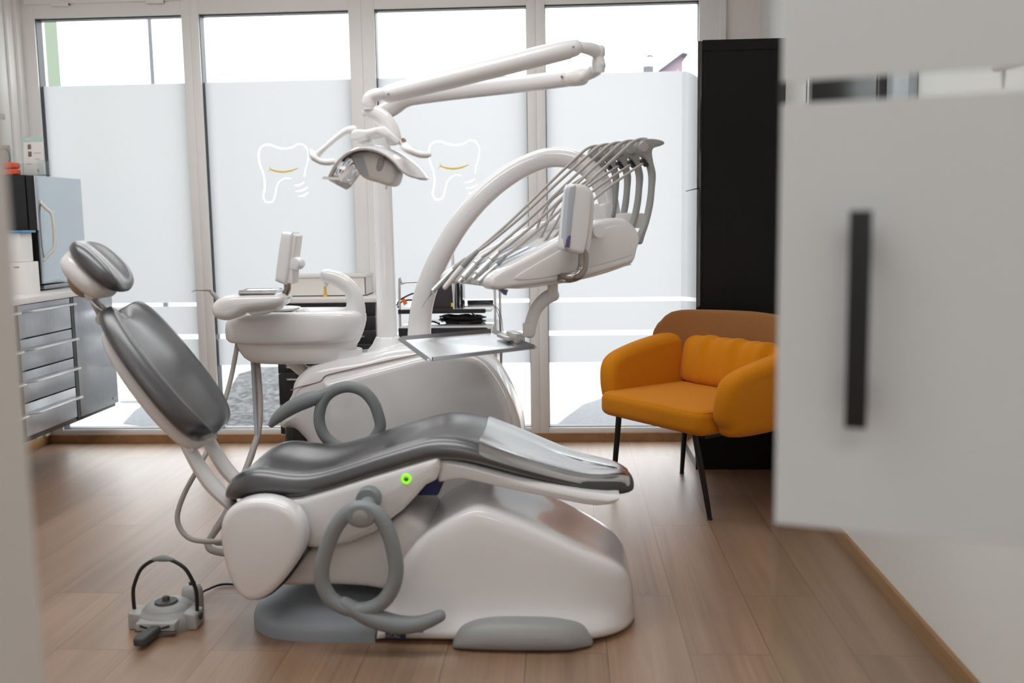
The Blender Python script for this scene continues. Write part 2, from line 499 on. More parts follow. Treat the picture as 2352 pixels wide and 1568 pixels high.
def pslab(name, P, Y0, Y1, r, m, parent=None, rnd=0, curve=0, yt=None, subsurf=0, angle=40, r1=None, label=None):
    """outline read off the front plane yt, extruded from Y0 back to Y1"""
    Q = px_xz(P, yt if yt else Y0 + r * .6)
    if rnd: Q = fillet(Q, rnd)
    if curve: Q = [tuple(q) for q in cr_curve(Q, curve, True)]
    return obj(name, slab(new(), Q, XZ(Y0), Y1 - Y0, r, r1), m, parent, angle=angle, subsurf=subsurf, label=label)
def lathe(bm, prof, c, axis=(0, 0, 1), n=24, mi=0):
    ax = Vector(axis).normalized()
    e = Vector((1, 0, 0)) if abs(ax.x) < .9 else Vector((0, 1, 0))
    u = (e - ax * e.dot(ax)).normalized(); v = ax.cross(u)
    c = Vector(c)
    loops = [[c + ax * h + (u * math.cos(2 * PI * k / n) + v * math.sin(2 * PI * k / n)) * max(r, 1e-5) for k in range(n)] for r, h in prof]
    return loft(bm, loops, mi=mi)
def superellipse(n, a, b, p=2.5):
    out = []
    for k in range(n):
        t = 2 * PI * k / n
        c, s = math.cos(t), math.sin(t)
        out.append((a * math.copysign(abs(c) ** (2 / p), c), b * math.copysign(abs(s) ** (2 / p), s)))
    return out
def text_bm(body, size):
    cu = bpy.data.curves.new('t', 'FONT'); cu.body = body; cu.size = size; cu.align_x = 'LEFT'
    cu.extrude = .0003
    o = bpy.data.objects.new('t', cu); COL.objects.link(o)
    bpy.context.view_layer.update()
    dg = bpy.context.evaluated_depsgraph_get()
    me = bpy.data.meshes.new_from_object(o.evaluated_get(dg))
    b = new(); b.from_mesh(me)
    bpy.data.objects.remove(o); bpy.data.meshes.remove(me); bpy.data.curves.remove(cu)
    return b
def fill2d(polys):
    """even-odd fill of closed 2D polygons -> bmesh in the XY plane"""
    cu = bpy.data.curves.new('t', 'CURVE'); cu.dimensions = '2D'; cu.fill_mode = 'BOTH'
    for P in polys:
        s = cu.splines.new('POLY'); s.points.add(len(P) - 1); s.use_cyclic_u = True
        for q, p in zip(s.points, P): q.co = (p[0], p[1], 0, 1)
    o = bpy.data.objects.new('t', cu); COL.objects.link(o)
    bpy.context.view_layer.update()
    dg = bpy.context.evaluated_depsgraph_get()
    me = bpy.data.meshes.new_from_object(o.evaluated_get(dg))
    b = new(); b.from_mesh(me)
    bpy.data.objects.remove(o); bpy.data.meshes.remove(me); bpy.data.curves.remove(cu)
    return b

# ---------------------------------------------------------------- room
XL, XR, YW, YD, HC = -3.06, 1.055, 5.56, 0.9, 2.7
struct('floor', box(XL - .2, 1.6, -2.6, YW + .12, -.06, 0), 'floor')
struct('ceiling', box(XL - .2, 1.6, -2.6, YW + .3, HC, HC + .1), 'ceiling_paint')
struct('wall_left', box(XL - .15, XL, YD - .1, YW + .3, 0, HC), 'wall_paint')
struct('wall_right', box(XR, XR + .15, YD - .1, YW + .3, 0, HC), 'wall_paint')
b = new()                                   # wall around the window strip: above it and the strip beside the tall cabinet
add_box(b, .85, XR, YW, YW + .25, 0, HC)
add_box(b, XL, .85, YW + .02, YW + .25, 2.62, HC)
struct('wall_back', b, 'wall_warm')
JX = -.530                                  # doorway: left jamb edge
b = new()
add_box(b, XL - .15, JX - .09, YD - .12, YD, 0, HC)
add_box(b, .96, 1.6, YD - .12, YD, 0, HC)
add_box(b, JX - .09, .96, YD - .12, YD, 2.3, HC)
struct('wall_front', b, 'wall_paint')
b = new()
add_box(b, -1.7, -1.6, -2.6, YD - .12, 0, HC)
add_box(b, 1.5, 1.6, -2.6, YD - .12, 0, HC)
add_box(b, -1.7, 1.6, -2.7, -2.6, 0, HC)
struct('wall_corridor', b, 'wall_paint')
b = new()
add_box(b, JX - .10, JX, YD - .16, YD + .03, 0, 2.3, bev=.004)
add_box(b, .96 - .05, 1.0, YD - .16, YD + .03, 0, 2.3, bev=.004)
add_box(b, JX - .10, 1.0, YD - .16, YD + .03, 2.25, 2.32, bev=.004)
struct('trim_1', b, 'offwhite')
struct('baseboard_right', box(XR - .016, XR, YD, YW, 0, .055, bev=.002), 'skirting_oak')
struct('baseboard_left', box(XL, XL + .02, YD, YW - .0, 0, .055, bev=.002), 'skirting_oak')
struct('baseboard_back', box(XL + .02, .85, YW - .01, YW + .03, 0, .048, bev=.002), 'skirting_oak')

# windows: four panes
PANES = [(-2.953, -2.117), (-2.019, -1.181), (-1.037, -.204), (-.103, .729)]
OUT = [-3.06, -2.068, -1.109, -.1535, .85]
GZ0, GZ1 = .072, 2.416
YG = 5.605
FILM = ((.815, 2.052), (.630, .793), (.448, .602))

# tooth outline read off the third pane
TOOTH = [(988, 372), (985, 352), (988, 334), (1000, 325), (1014, 325), (1030, 331), (1048, 333), (1064, 330), (1077, 323), (1090, 324), (1099, 335), (1101, 350), (1098, 368), (1093, 384), (1091, 398)]
ROOT = [(988, 372), (994, 388), (998, 408), (997, 428), (994, 442), (997, 454), (1006, 458), (1016, 455), (1021, 443), (1025, 424), (1033, 409), (1046, 402), (1060, 403)]
SCREWS = [[(1068, 419), (1080, 417), (1090, 411)], [(1071, 432), (1085, 430), (1098, 423)], [(1076, 444), (1088, 442), (1099, 435)]]
def ribbon(P, w0, w1):
    C = cr_curve(P, 5); n = len(C); L, Rr = [], []
    for i, p in enumerate(C):
        a = C[max(i - 1, 0)]; c = C[min(i + 1, n - 1)]
        d = Vector((c[0] - a[0], c[1] - a[1])).normalized()
        t = i / (n - 1); w = (w0 + (w1 - w0) * math.sin(PI * t)) / 2
        L.append((p[0] - d.y * w, p[1] + d.x * w)); Rr.append((p[0] + d.y * w, p[1] - d.x * w))
    return L + Rr[::-1]
def tooth_polys(dx):
    tp = lambda P: [(at(a, c, YG).x + dx, at(a, c, YG).z) for a, c in P]
    out = [ribbon(tp(ROOT[::-1] + TOOTH[1:]), .003, .008)]
    out += [ribbon(tp(s), .002, .007) for s in SCREWS]
    return out
SMILE = [(1005, 388), (1011, 381), (1010, 373), (1013, 380), (1025, 384), (1042, 385.5), (1060, 383), (1076, 377.5), (1077, 379), (1062, 386.5), (1043, 390), (1024, 388), (1012, 383)]
SHIFT = -.968
for i, (x0, x1) in enumerate(PANES):
    w = struct_root('window_%d' % (i + 1), ((x0 + x1) / 2, YW + .05, 0))
    o0, o1 = OUT[i], OUT[i + 1]
    b = new()
    add_box(b, o0, x0, YW, YW + .11, .045, 2.62, bev=.003)
    add_box(b, x1, o1, YW, YW + .11, .045, 2.62, bev=.003)
    add_box(b, x0, x1, YW, YW + .11, .045, GZ0 - .002, bev=.002)
    add_box(b, x0, x1, YW, YW + .11, GZ1, 2.62, bev=.002)
    add_box(b, x0, x1, YW + .004, YW + .028, GZ0 - .002, GZ0 + .006, bev=.002)
    obj('window_frame', b, 'frame_white', w)
    b = new()
    e = .0035
    add_box(b, x0, x0 + e, YW + .012, YW + .075, GZ0, GZ1); add_box(b, x1 - e, x1, YW + .02, YW + .075, GZ0, GZ1)
    add_box(b, x0, x1, YW + .02, YW + .075, GZ0, GZ0 + .011); add_box(b, x0, x1, YW + .02, YW + .075, GZ1 - e * 2, GZ1)
    obj('seal', b, 'seal', w, smooth=False)
    b = new()
    add_box(b, x0 + .002, x1 - .002, YG + .006, YG + .012, GZ0 + .002, GZ1 - .002)
    obj('pane', b, 'glass', w, smooth=False)
    xa, xb = x0 + .0035, x1 - .0035
    for k, (z0, z1) in enumerate(FILM):
        polys = [[(xa, z0), (xb, z0), (xb, z1), (xa, z1)]]
        if k == 0 and i in (1, 2): polys += tooth_polys(SHIFT if i == 1 else 0)
        t = fill2d(polys)
        for v in t.verts: v.co = Vector((v.co.x, YG, v.co.y))
        obj('frosted_film', t, 'window_film', w, smooth=False)
    if i in (1, 2):
        dx = SHIFT if i == 1 else 0
        t = fill2d([[(at(a, c, YG).x + dx, at(a, c, YG).z) for a, c in SMILE]])
        for v in t.verts: v.co = Vector((v.co.x, YG - .002, v.co.y))
        obj('smile_sticker', t, 'gold_film', w, smooth=False, label='gold smile printed on the frosted film')
# tilting sash above the first pane, with its two hinges
w = bpy.data.objects['window_1']
b = new()
add_box(b, -3.0, -2.11, YW - .016, YW + .004, 2.49, 2.615, bev=.004)
obj('top_sash', b, 'frame_white', w)
for hx in (-2.79, -2.25):
    b = new(); add_box(b, hx - .05, hx + .05, YW - .026, YW - .002, 2.476, 2.492, bev=.004)
    add_box(b, hx + .012, hx + .05, YW - .03, YW - .002, 2.474, 2.494, bev=.004)
    obj('hinge', b, 'frame_white', w)
# cove strip in the left corner next to the window
b = new(); add_box(b, XL, XL + .035, YW - .055, YW, .05, 2.62, bev=.004)
add_box(b, XL, XL + .015, YW - .12, YW - .055, .05, 2.62, bev=.003)
struct('trim_2', b, 'frame_white')
b = new(); add_box(b, .835, .87, YW - .03, YW, .05, 2.62, bev=.004)
struct('trim_3', b, 'frame_white')

# ---------------------------------------------------------------- outside
b = new(); add_box(b, -40, 40, YW + .12, 60, -.3, -.02); o = obj('pavement_ground', b, 'pave', smooth=False); o['kind'] = 'structure'
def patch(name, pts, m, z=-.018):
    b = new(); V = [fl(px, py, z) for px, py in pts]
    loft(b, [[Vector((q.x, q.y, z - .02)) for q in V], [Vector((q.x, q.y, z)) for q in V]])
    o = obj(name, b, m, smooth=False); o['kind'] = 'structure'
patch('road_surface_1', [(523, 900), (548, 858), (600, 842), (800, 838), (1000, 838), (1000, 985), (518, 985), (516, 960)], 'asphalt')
patch('ground_shade_2', [(283, 972), (310, 942), (345, 918), (400, 900), (440, 930), (440, 985), (330, 978)], 'ground_grey')  # shadow wedge on the pavement, laid as a darker patch
patch('ground_shade_3', [(1262, 990), (1300, 958), (1340, 928), (1400, 908), (1480, 895), (1560, 890), (1560, 990)], 'ground_grey')  # shaded ground by the last pane, its shade put into a grey patch
patch('road_surface_4', [(276, 920.5), (340, 919), (360, 921), (330, 924), (278, 923.5)], 'ground_grey', -.017)

t = thing('green_building', (-4.6, 7.6, 0), 'pale green building corner seen through the clear top of the leftmost window', 'building')
q0 = at(97, 120, 9.0); q1 = at(136, 120, 9.0)
b = box(q0.x - .6, q1.x, 7.2, 9.0, 0, 5.2); obj('outer_wall', b, 'green_wall', t, smooth=False)
b = box(q0.x - .62, q1.x + .05, 7.15, 9.05, 5.2, 5.28); obj('roof_edge', b, 'roof_grey', t, smooth=False)
q = at(347, 120, 12.0)
t = thing('street_lamp', (q.x, 12, 0), 'thin grey street lamp post outside the leftmost window', 'street lamp')
b = new(); tube(b, [(q.x, 12, -.02), (q.x, 12, 3), (q.x, 12, 6.0)], [.035, .03, .025], n=10); obj('post', b, 'concrete', t)
b = new(); tube(b, [(q.x, 12, 6.0), (q.x, 11.6, 6.15), (q.x, 11.2, 6.15)], [.03, .03, .05], n=10); obj('lamp_head', b, 'concrete', t)
# house with gable roof and chimney
def P30(px, py): return at(px, py, 30.0)
g0, g1, apex = P30(1514, 166), P30(1640, 176), P30(1566, 127)
t = thing('house', ((g0.x + g1.x) / 2, 32, 0), 'pink gabled house beyond the frosted window next to the tall black cabinet', 'house')
b = new(); slab(b, [(g0.x, 0), (g1.x + .6, 0), (g1.x + .6, g0.z), (apex.x, apex.z), (g0.x, g0.z)], XZ(30.0), 8, 0)
obj('gable_wall', b, 'pink_wall', t, smooth=False)
b = new()
dv = Vector((apex.x - g0.x, 0, apex.z - g0.z)); dr = Vector((g1.x + .6 - apex.x, 0, g0.z - apex.z))
add_obox(b, Vector((g0.x, 29.8, g0.z)) - dv * .1, dv * 1.1, Vector((0, 8.4, 0)), Vector((0, 0, .08)))
add_obox(b, Vector((apex.x, 29.8, apex.z)), dr * 1.1, Vector((0, 8.4, 0)), Vector((0, 0, .08)))
obj('roof', b, 'roof_grey', t, smooth=False)
c0, c1 = at(1477, 152, 42), at(1503, 152, 42)
ch = thing('chimney_house', ((c0.x + c1.x) / 2, 45, 0), 'distant house with a capped chimney left of the pink gable', 'house')
b = box(c0.x - 3, c1.x + .3, 42.5, 48, -.2, at(1480, 190, 42).z); obj('outer_wall', b, 'wall_warm', ch, smooth=False)
b = box(c0.x, c1.x, 42.0, 42.5, -.2, at(1480, 150, 42).z); obj('chimney', b, 'concrete', ch, smooth=False)
b = new(); tube(b, [at(1478, 134, 42), at(1486, 129, 42), at(1494, 128, 42), at(1500, 131, 42), at(1504, 136, 42)], [.03, .06, .07, .06, .03], n=8)
cc = obj('chimney_cowl', b, 'roof_grey', ch)
b = new(); tube(b, [at(1490, 150, 42), at(1490, 129, 42)], .03, n=6, sub=1); obj('cowl_post', b, 'roof_grey', ch)
# parking sign
q = at(636, 846, 9.0)
t = thing('parking_sign', (q.x, 9.0, -.02), 'blue and white sign with a red edge behind the black drawer trolley', 'sign')
a0, a1 = at(614, 828, 9.0), at(662, 853, 9.0)
b = box(a0.x, a1.x, 9.0, 9.02, a1.z, a0.z, bev=.004); obj('board', b, 'paper', t)
c0, c1 = at(620, 836, 9), at(662, 849, 9)
b = box(c0.x, c1.x, 8.994, 9.0, c1.z, c0.z + .03); obj('blue_field', b, 'sign_blue', t, smooth=False)
b = box(a0.x, a1.x, 8.994, 9.0, a1.z, a1.z + .022); obj('red_edge', b, 'sign_red', t, smooth=False)
s = at(629, 842, 8.99)
b = new(); st = [(s.x + math.cos(PI / 2 + k * PI / 5) * (.028 if k % 2 == 0 else .011), s.z + math.sin(PI / 2 + k * PI / 5) * (.028 if k % 2 == 0 else .011)) for k in range(10)]
slab(b, st, XZ(8.988), .005, 0); obj('white_star', b, 'paper', t, smooth=False)
for sx in (a0.x + .02, a1.x - .02):
    b = new(); tube(b, [(sx, 9.03, -.02), (sx, 9.03, a1.z + .03)], .012, n=8, sub=1); obj('post', b, 'concrete', t)

# ---------------------------------------------------------------- glass door on the right
# its plane: free edge near (1783 px) 1.2 m away, swung open towards the camera at the hinge side
dz = 1.2
D0 = EYE + ray(1786, 700) * dz
DN = (CR * .357 + CF * .905); DN.z = 0; DN.normalize()       # plane normal
DU = Vector((DN.y, -DN.x, 0))                               # along the door, to the right
if DU.x < 0: DU = -DU
def dpt(px, py): return onplane(px, py, D0, DN)
def duz(px, py):
    q = dpt(px, py); return ((q - D0).dot(DU), q.z)
WD = .66
t = struct_root('door_1', (D0.x + DU.x * .3, D0.y + DU.y * .3, 0))
DF = (Vector((D0.x, D0.y, 0)), DU, Vector((0, 0, 1)), DN)
b = slab(new(), [(0, .01), (WD, .01), (WD, 2.24), (0, 2.24)], DF, .008, 0); obj('glass_leaf', b, 'door_glass', t, smooth=False)
zb = duz(1800, 1203)[1]; z1 = duz(1860, 236)[1]; z2 = duz(1900, 182)[1]
DFF = (Vector((D0.x, D0.y, 0)) - DN * .0012, DU, Vector((0, 0, 1)), DN)
for za, zc in ((zb, z1), (z2, 2.236)):
    b = slab(new(), [(.001, za), (WD, za), (WD, zc), (.001, zc)], DFF, .0008, 0); obj('frosted_film', b, 'door_film', t, smooth=False)
# black bar handle on the near face
h0 = duz(1953, 484); h1 = duz(1945, 966)
hx0 = duz(1950, 720)[0]; hx1 = duz(2012, 720)[0]
HF = (Vector((D0.x, D0.y, 0)) - DN * .045, DU, Vector((0, 0, 1)), DN)
b = slab(new(), [(hx0, h1[1]), (hx1 - .006, h1[1]), (hx1 - .006, h0[1]), (hx0, h0[1])], HF, .016, .002)
HF2 = (Vector((D0.x, D0.y, 0)) - DN * .03, DU, Vector((0, 0, 1)), DN)
for za in (h1[1] + .025, h0[1] - .05):
    slab(b, [(hx0 + .006, za), (hx1 - .012, za), (hx1 - .012, za + .028), (hx0 + .006, za + .028)], HF2, .029, .001)
obj('handle', b, 'black', t, label='black bar handle')
b = slab(new(), [(hx0 + .004, h1[1] + .01), (hx1 - .004, h1[1] + .01), (hx1 - .004, h0[1] - .01), (hx0 + .004, h0[1] - .01)], (Vector((D0.x, D0.y, 0)) + DN * .03, DU, Vector((0, 0, 1)), DN), .016, .002)
for za in (h1[1] + .025, h0[1] - .05):
    slab(b, [(hx0 + .006, za), (hx1 - .012, za), (hx1 - .012, za + .028), (hx0 + .006, za + .028)], (Vector((D0.x, D0.y, 0)) + DN * .008, DU, Vector((0, 0, 1)), DN), .023, .001)
obj('inner_handle', b, 'black', t, label='black bar handle on the room side')
for za in (.25, 2.0):
    b = slab(new(), [(WD - .05, za), (WD + .02, za), (WD + .02, za + .1), (WD - .05, za + .1)], (Vector((D0.x, D0.y, 0)) - DN * .012, DU, Vector((0, 0, 1)), DN), .032, .003)
    obj('hinge', b, 'steel', t)

# black screen and small bracket on the right wall, seen through the clear band of the door
p0 = atx(1894, 205, XR); p1 = atx(2056, 190, XR)
t = thing('wall_screen', (XR - .02, (p0.y + p1.y) / 2, 1.5), 'black flat screen on the right wall seen through the clear band of the door', 'screen')
b = box(XR - .05, XR - .002, p1.y, p0.y, 1.5, 2.0, bev=.006); obj('casing', b, 'black', t)
b = box(XR - .053, XR - .049, p1.y + .02, p0.y - .02, 1.53, 1.98); obj('display', b, 'black_gloss', t, smooth=False)
b = box(XR - .058, XR - .001, p0.y + .03, p0.y + .075, 1.4, 2.1, bev=.004)  # bright strip added to stand for a vertical glint beside the screen
tag(obj('glint_strip', b, 'alu'), 'slim bright strip put in for a glint just left of the black screen', 'glint strip')
p2 = atx(2110, 190, XR)
b = box(XR - .03, XR - .002, p2.y, p1.y - .01, 1.45, 2.05, bev=.004)
tag(obj('wall_panel', b, 'screen_grey'), 'bluish grey panel on the wall just right of the black screen', 'panel')
p3 = atx(2290, 152, XR - .1)
t = thing('wall_bracket', (XR - .02, p3.y - .1, p3.z - .1), 'pale grey bracket arm with a hook at the far right of the clear door band', 'bracket')
b = new(); tube(b, [(XR - .1, p3.y, p3.z), (XR - .1, p3.y - .08, p3.z + .002), (XR - .1, p3.y - .2, p3.z), (XR - .02, p3.y - .3, p3.z)], [.013, .02, .022, .024]); obj('arm', b, 'white_satin', t)
b = new(); tube(b, [(XR - .1, p3.y - .03, p3.z - .005), (XR - .1, p3.y - .035, p3.z - .05)], [.008, .003]); obj('hook', b, 'white_satin', t)
b = box(XR - .03, XR, p3.y - .36, p3.y - .24, p3.z - .06, p3.z + .06, bev=.008); obj('wall_plate', b, 'white_satin', t)

# ---------------------------------------------------------------- wall-hung steel cabinets on the left
CX = -2.55                                   # plane of the fronts
CZ0, CZ1 = .272, .892
def zz(px, py): return atx(px, py, CX).z
def yy(px, py): return atx(px, py, CX).y
DY0, DY1, DY2 = 4.462, 4.985, 5.435
def steel_cabinet(name, y0, y1, label, drawers=None, edge='steel'):
    t = thing(name, (XL + .26, (y0 + y1) / 2, CZ0 - .03), label, 'cabinet')
    b = box(XL + .002, CX - .02, y0 + .001, y1 - .001, CZ0 - .028, CZ1 + .004, bev=.002)
    obj('carcass', b, 'dark_drawer', t)
    return t
ZD = [.8995, .738, .586, .434, .272]         # drawer joints from the top down
def drawers(t, y0, y1):
    for k in range(4):
        za, zc = ZD[k + 1] + .003, ZD[k] - .003
        b = box(CX - .018, CX, y0 + .004, y1 - .03, za, zc, bev=.0025)
        d = obj('drawer', b, 'steel', t)
        zh = zc - (.03 if k == 0 else .05)
        b = new()
        slab(b, [(y0 + .012, 0), (y1 - .006, 0), (y1 - .022, .034), (y0 + .075, .034)], (Vector((CX, 0, zh - .008)), Vector((0, 1, 0)), Vector((1, 0, 0)), Vector((0, 0, 1))), .012, .003)
        obj('handle', b, 'alu', d)
t = steel_cabinet('drawer_cabinet', DY0, DY1, 'wall hung brushed steel cabinet of four drawers under the glass door appliance')
drawers(t, DY0, DY1)
t = steel_cabinet('drawer_cabinet', DY0 - .55, DY0, 'steel drawer cabinet half hidden by the blurred door jamb at the left edge')
drawers(t, DY0 - .55, DY0)
t = steel_cabinet('door_cabinet', DY1, DY2, 'plain brushed steel door cabinet at the window end of the left counter')
b = box(CX - .018, CX, DY1 + .012, DY2 - .002, CZ0 - .006, ZD[0] - .003, bev=.0025); d = obj('door', b, 'steel', t)
b = box(CX, CX + .002, DY2 - .065, DY2 - .02, CZ0 + .018, CZ0 + .032); obj('name_plate', b, 'grey_mid', d, smooth=False)
b = box(CX - .018, CX - .002, DY1 - .02, DY1 + .011, CZ0 - .006, ZD[0] - .003); obj('filler_strip', b, 'dark_drawer', t, smooth=False)
b = box(XL + .002, CX + .012, DY0 - .55, DY2 + .004, .900, .930, bev=.003)
tag(obj('worktop', b, 'white_satin'), 'white worktop along the left wall over the steel cabinets', 'worktop')
WT = .930

# appliance with a mirrored glass door
OX = -2.70
oy0, oy1 = atx(80, 402, OX).y, atx(184, 407, OX).y
oz0, oz1 = WT + .032, 1.526
t = thing('incubator', ((OX + XL) / 2, (oy0 + oy1) / 2, WT), 'black appliance with a mirrored glass door and pale handle on the left worktop', 'appliance')
b = box(XL + .05, OX - .055, oy0, oy1 - .01, oz0, oz1, bev=.006); obj('casing', b, 'black', t)
b = box(OX - .05, OX - .008, oy0 + .001, oy1, oz0 + .004, oz1 - .004, bev=.004); d = obj('door', b, 'black_gloss', t)
b = box(OX - .009, OX, oy0 + .003, oy1 + .004, oz0 + .006, oz1 - .004, bev=.001); obj('mirror_glass', b, 'mirror_door', d)
ha, hb = atx(90, 462, OX + .0), atx(106, 598, OX + .0)
hy = oy0 + .03
b = new(); tube(b, [(OX - .002, hy, ha.z), (OX + .022, hy + .014, ha.z - .035), (OX + .043, hy + .03, (ha.z + hb.z) / 2 + .085), (OX + .048, hy + .034, (ha.z + hb.z) / 2), (OX + .043, hy + .03, (ha.z + hb.z) / 2 - .085), (OX + .022, hy + .014, hb.z + .035), (OX - .002, hy, hb.z)], .009, n=10, sub=6, round_ends=False)
obj('handle', b, 'offwhite', d, label='pale bowed handle')
for (x, y) in ((OX - .06, oy0 + .04), (OX - .06, oy1 - .06), (XL + .09, oy0 + .04), (XL + .09, oy1 - .06)):
    b = new(); lathe(b, [(.016, 0), (.016, .012), (.010, .014), (.010, .034)], (x, y, WT)); obj('foot', b, 'black', t)
b = box(OX - .09, OX - .02, oy0 + .05, oy1 - .12, WT + .006, WT + .028, bev=.003); obj('drip_tray', b, 'steel', t)

# white cartons stacked in front of it, a blue lid, leaflets and packs on top
bx1 = atx(62, 640, OX - .06)
YB = oy0 - .06
xb1 = at(63, 660, YB - .12).x
t = thing('carton', (xb1 - .12, YB - .06, WT), 'white printed carton, lower one of the stack on the left worktop', 'carton')
zb1 = at(55, 602, YB - .12).z; zb2 = at(50, 535, YB - .12).z
b = box(xb1 - .22, xb1, YB - .12, YB, WT, zb1, bev=.002); obj('box_body', b, 'paper', t)
for k in range(2):
    b = box(xb1 - .115 + .05 * k, xb1 - .085 + .05 * k, YB - .1205, YB - .1195, zb1 - .028, zb1 - .022); obj('print_line', b, 'photo_dark', t, smooth=False)
t = thing('carton', (xb1 - .14, YB - .06, zb1), 'white printed carton lying on top of another carton beside the black appliance', 'carton')
b = box(xb1 - .23, xb1 - .022, YB - .115, YB - .005, zb1 + .0015, zb2, bev=.002); obj('box_body', b, 'paper', t)
for k, (u, ww, h) in enumerate(((.13, .07, .03), (.13, .06, .045), (.13, .05, .06), (.055, .026, .15))):
    b = box(xb1 - u - .02, xb1 - u - .02 + ww, YB - .1155, YB - .1145, zb2 - h - .004, zb2 - h); obj('print_line', b, 'photo_grey' if k < 3 else 'photo_dark', t, smooth=False)
b = box(xb1 - .26, xb1 + .0, YB - .13, YB + .0, zb2 + .001, zb2 + .013, bev=.005)
tag(obj('lid', b, 'blue'), 'flat pale blue plastic lid on top of the white cartons', 'lid')
# on top of the appliance
TZ = oz1
YL = oy0 + .12
l0, l1 = at(50, 398, YL), at(112, 398, YL)
t = thing('leaflet_holder', ((l0.x + l1.x) / 2, YL, TZ), 'clear acrylic stand holding a pale green leaflet on the black appliance', 'leaflet holder')
hz = at(60, 312, YL).z
lean = Vector((-.012, .0, 1)) * (hz - TZ)
LX0, LX1 = l0.x + .005, at(100, 398, YL).x
def tilt(x, y, z): return Vector((x - (z - TZ) * .06, y + (z - TZ) * .2, z))
b = new(); loft(b, [[tilt(LX0, YL, TZ), tilt(LX1, YL, TZ), tilt(LX1, YL, hz), tilt(LX0, YL, hz)], [tilt(LX0, YL + .002, TZ), tilt(LX1, YL + .002, TZ), tilt(LX1, YL + .002, hz), tilt(LX0, YL + .002, hz)]])
lf = obj('leaflet', b, 'paper', t, smooth=False)
H_ = hz - TZ
def sticker(u0, u1, v0, v1, m, nm):
    b = new(); f = lambda u, v, d: tilt(LX0 + (LX1 - LX0) * u, YL - d, TZ + H_ * v)
    loft(b, [[f(u0, v0, .0006), f(u1, v0, .0006), f(u1, v1, .0006), f(u0, v1, .0006)], [f(u0, v0, .0016), f(u1, v0, .0016), f(u1, v1, .0016), f(u0, v1, .0016)]])
    obj(nm, b, m, lf, smooth=False)
sticker(0, 1, .87, 1, 'card_green', 'green_header'); sticker(.15, .4, .92, .945, 'paper', 'title_line')
sticker(.27, .43, .68, .80, 'photo_dark', 'picture'); sticker(.29, .45, .49, .62, 'photo_dark', 'picture')
sticker(.0, .06, 0, .87, 'card_green', 'green_margin'); sticker(.55, .9, .57, .585, 'photo_grey', 'text_line'); sticker(.6, .85, .42, .432, 'photo_grey', 'text_line'); sticker(.2, .42, .3, .312, 'photo_grey', 'text_line')
sticker(.72, .78, .09, .18, 'tag_orange', 'picture')
b = new(); add_box(b, LX0 - .004, l1.x + .006, YL - .06, YL + .02, TZ, TZ + .004, bev=.001)
add_box(b, LX0 - .004, l1.x + .004, YL - .06, YL - .056, TZ, TZ + .06, bev=.001); add_box(b, LX1 + .003, l1.x + .006, YL - .06, YL + .02, TZ, TZ + .075, bev=.001)
obj('holder', b, 'acrylic', t, smooth=False)
YO = oy0 + .02
for k in range(2):
    c = at(22, 389 - 13 * k, YO); x0, x1 = at(2, 389, YO).x, at(39 - k, 389, YO).x
    b = new(); zq = TZ + .001 + k * .033
    slab(b, fillet([(x0, YO - .03), (x1, YO - .03), (x1 - .004, YO + .05), (x0, YO + .05)], .012), XY(zq), .03, .009)
    for i in range(3): add_box(b, x0 + .02 + .03 * i, x0 + .035 + .03 * i, YO - .033, YO - .028, zq + .006, zq + .024, bev=.002)
    tag(obj('wipes_pack', b, 'orange_pack'), 'orange foil pack %s on the black appliance' % ('lying beneath another one' if k == 0 else 'lying on top of another one'), 'pack')
YF = oy0 + .16
x0, x1 = at(-8, 360, YF).x, at(24, 360, YF).x; zt = at(20, 333, YF).z
t = thing('picture_frame', ((x0 + x1) / 2, YF, TZ), 'grey picture in a clear stand at the far left behind the orange packs', 'picture frame')
b = box(x0, x1, YF, YF + .006, TZ + .01, zt, bev=.001); obj('picture', b, 'photo_grey', t, smooth=False)
b = new(); tube(b, [((x0 + x1) / 2 + .005 + math.cos(a) * .03, YF - .001, (TZ + zt) / 2 + .02 + math.sin(a) * .045) for a in [k * PI / 8 for k in range(16)]], .0035, n=6, sub=1, closed=True); obj('motif', b, 'photo_dark', t)
b = new(); add_box(b, x0, x1 + .012, YF - .02, YF + .02, TZ, TZ + .01, bev=.002); add_box(b, x1 + .001, x1 + .012, YF - .01, YF + .008, TZ + .01, zt - .02, bev=.001); obj('stand', b, 'acrylic', t)
q = atx(-2, 266, XL + .002)
b = box(XL, XL + .006, q.y - .06, q.y + .05, q.z - .014, q.z + .014, bev=.001)
tag(obj('wall_label', b, 'photo_grey'), 'small grey label on the left wall above the picture frame', 'label')

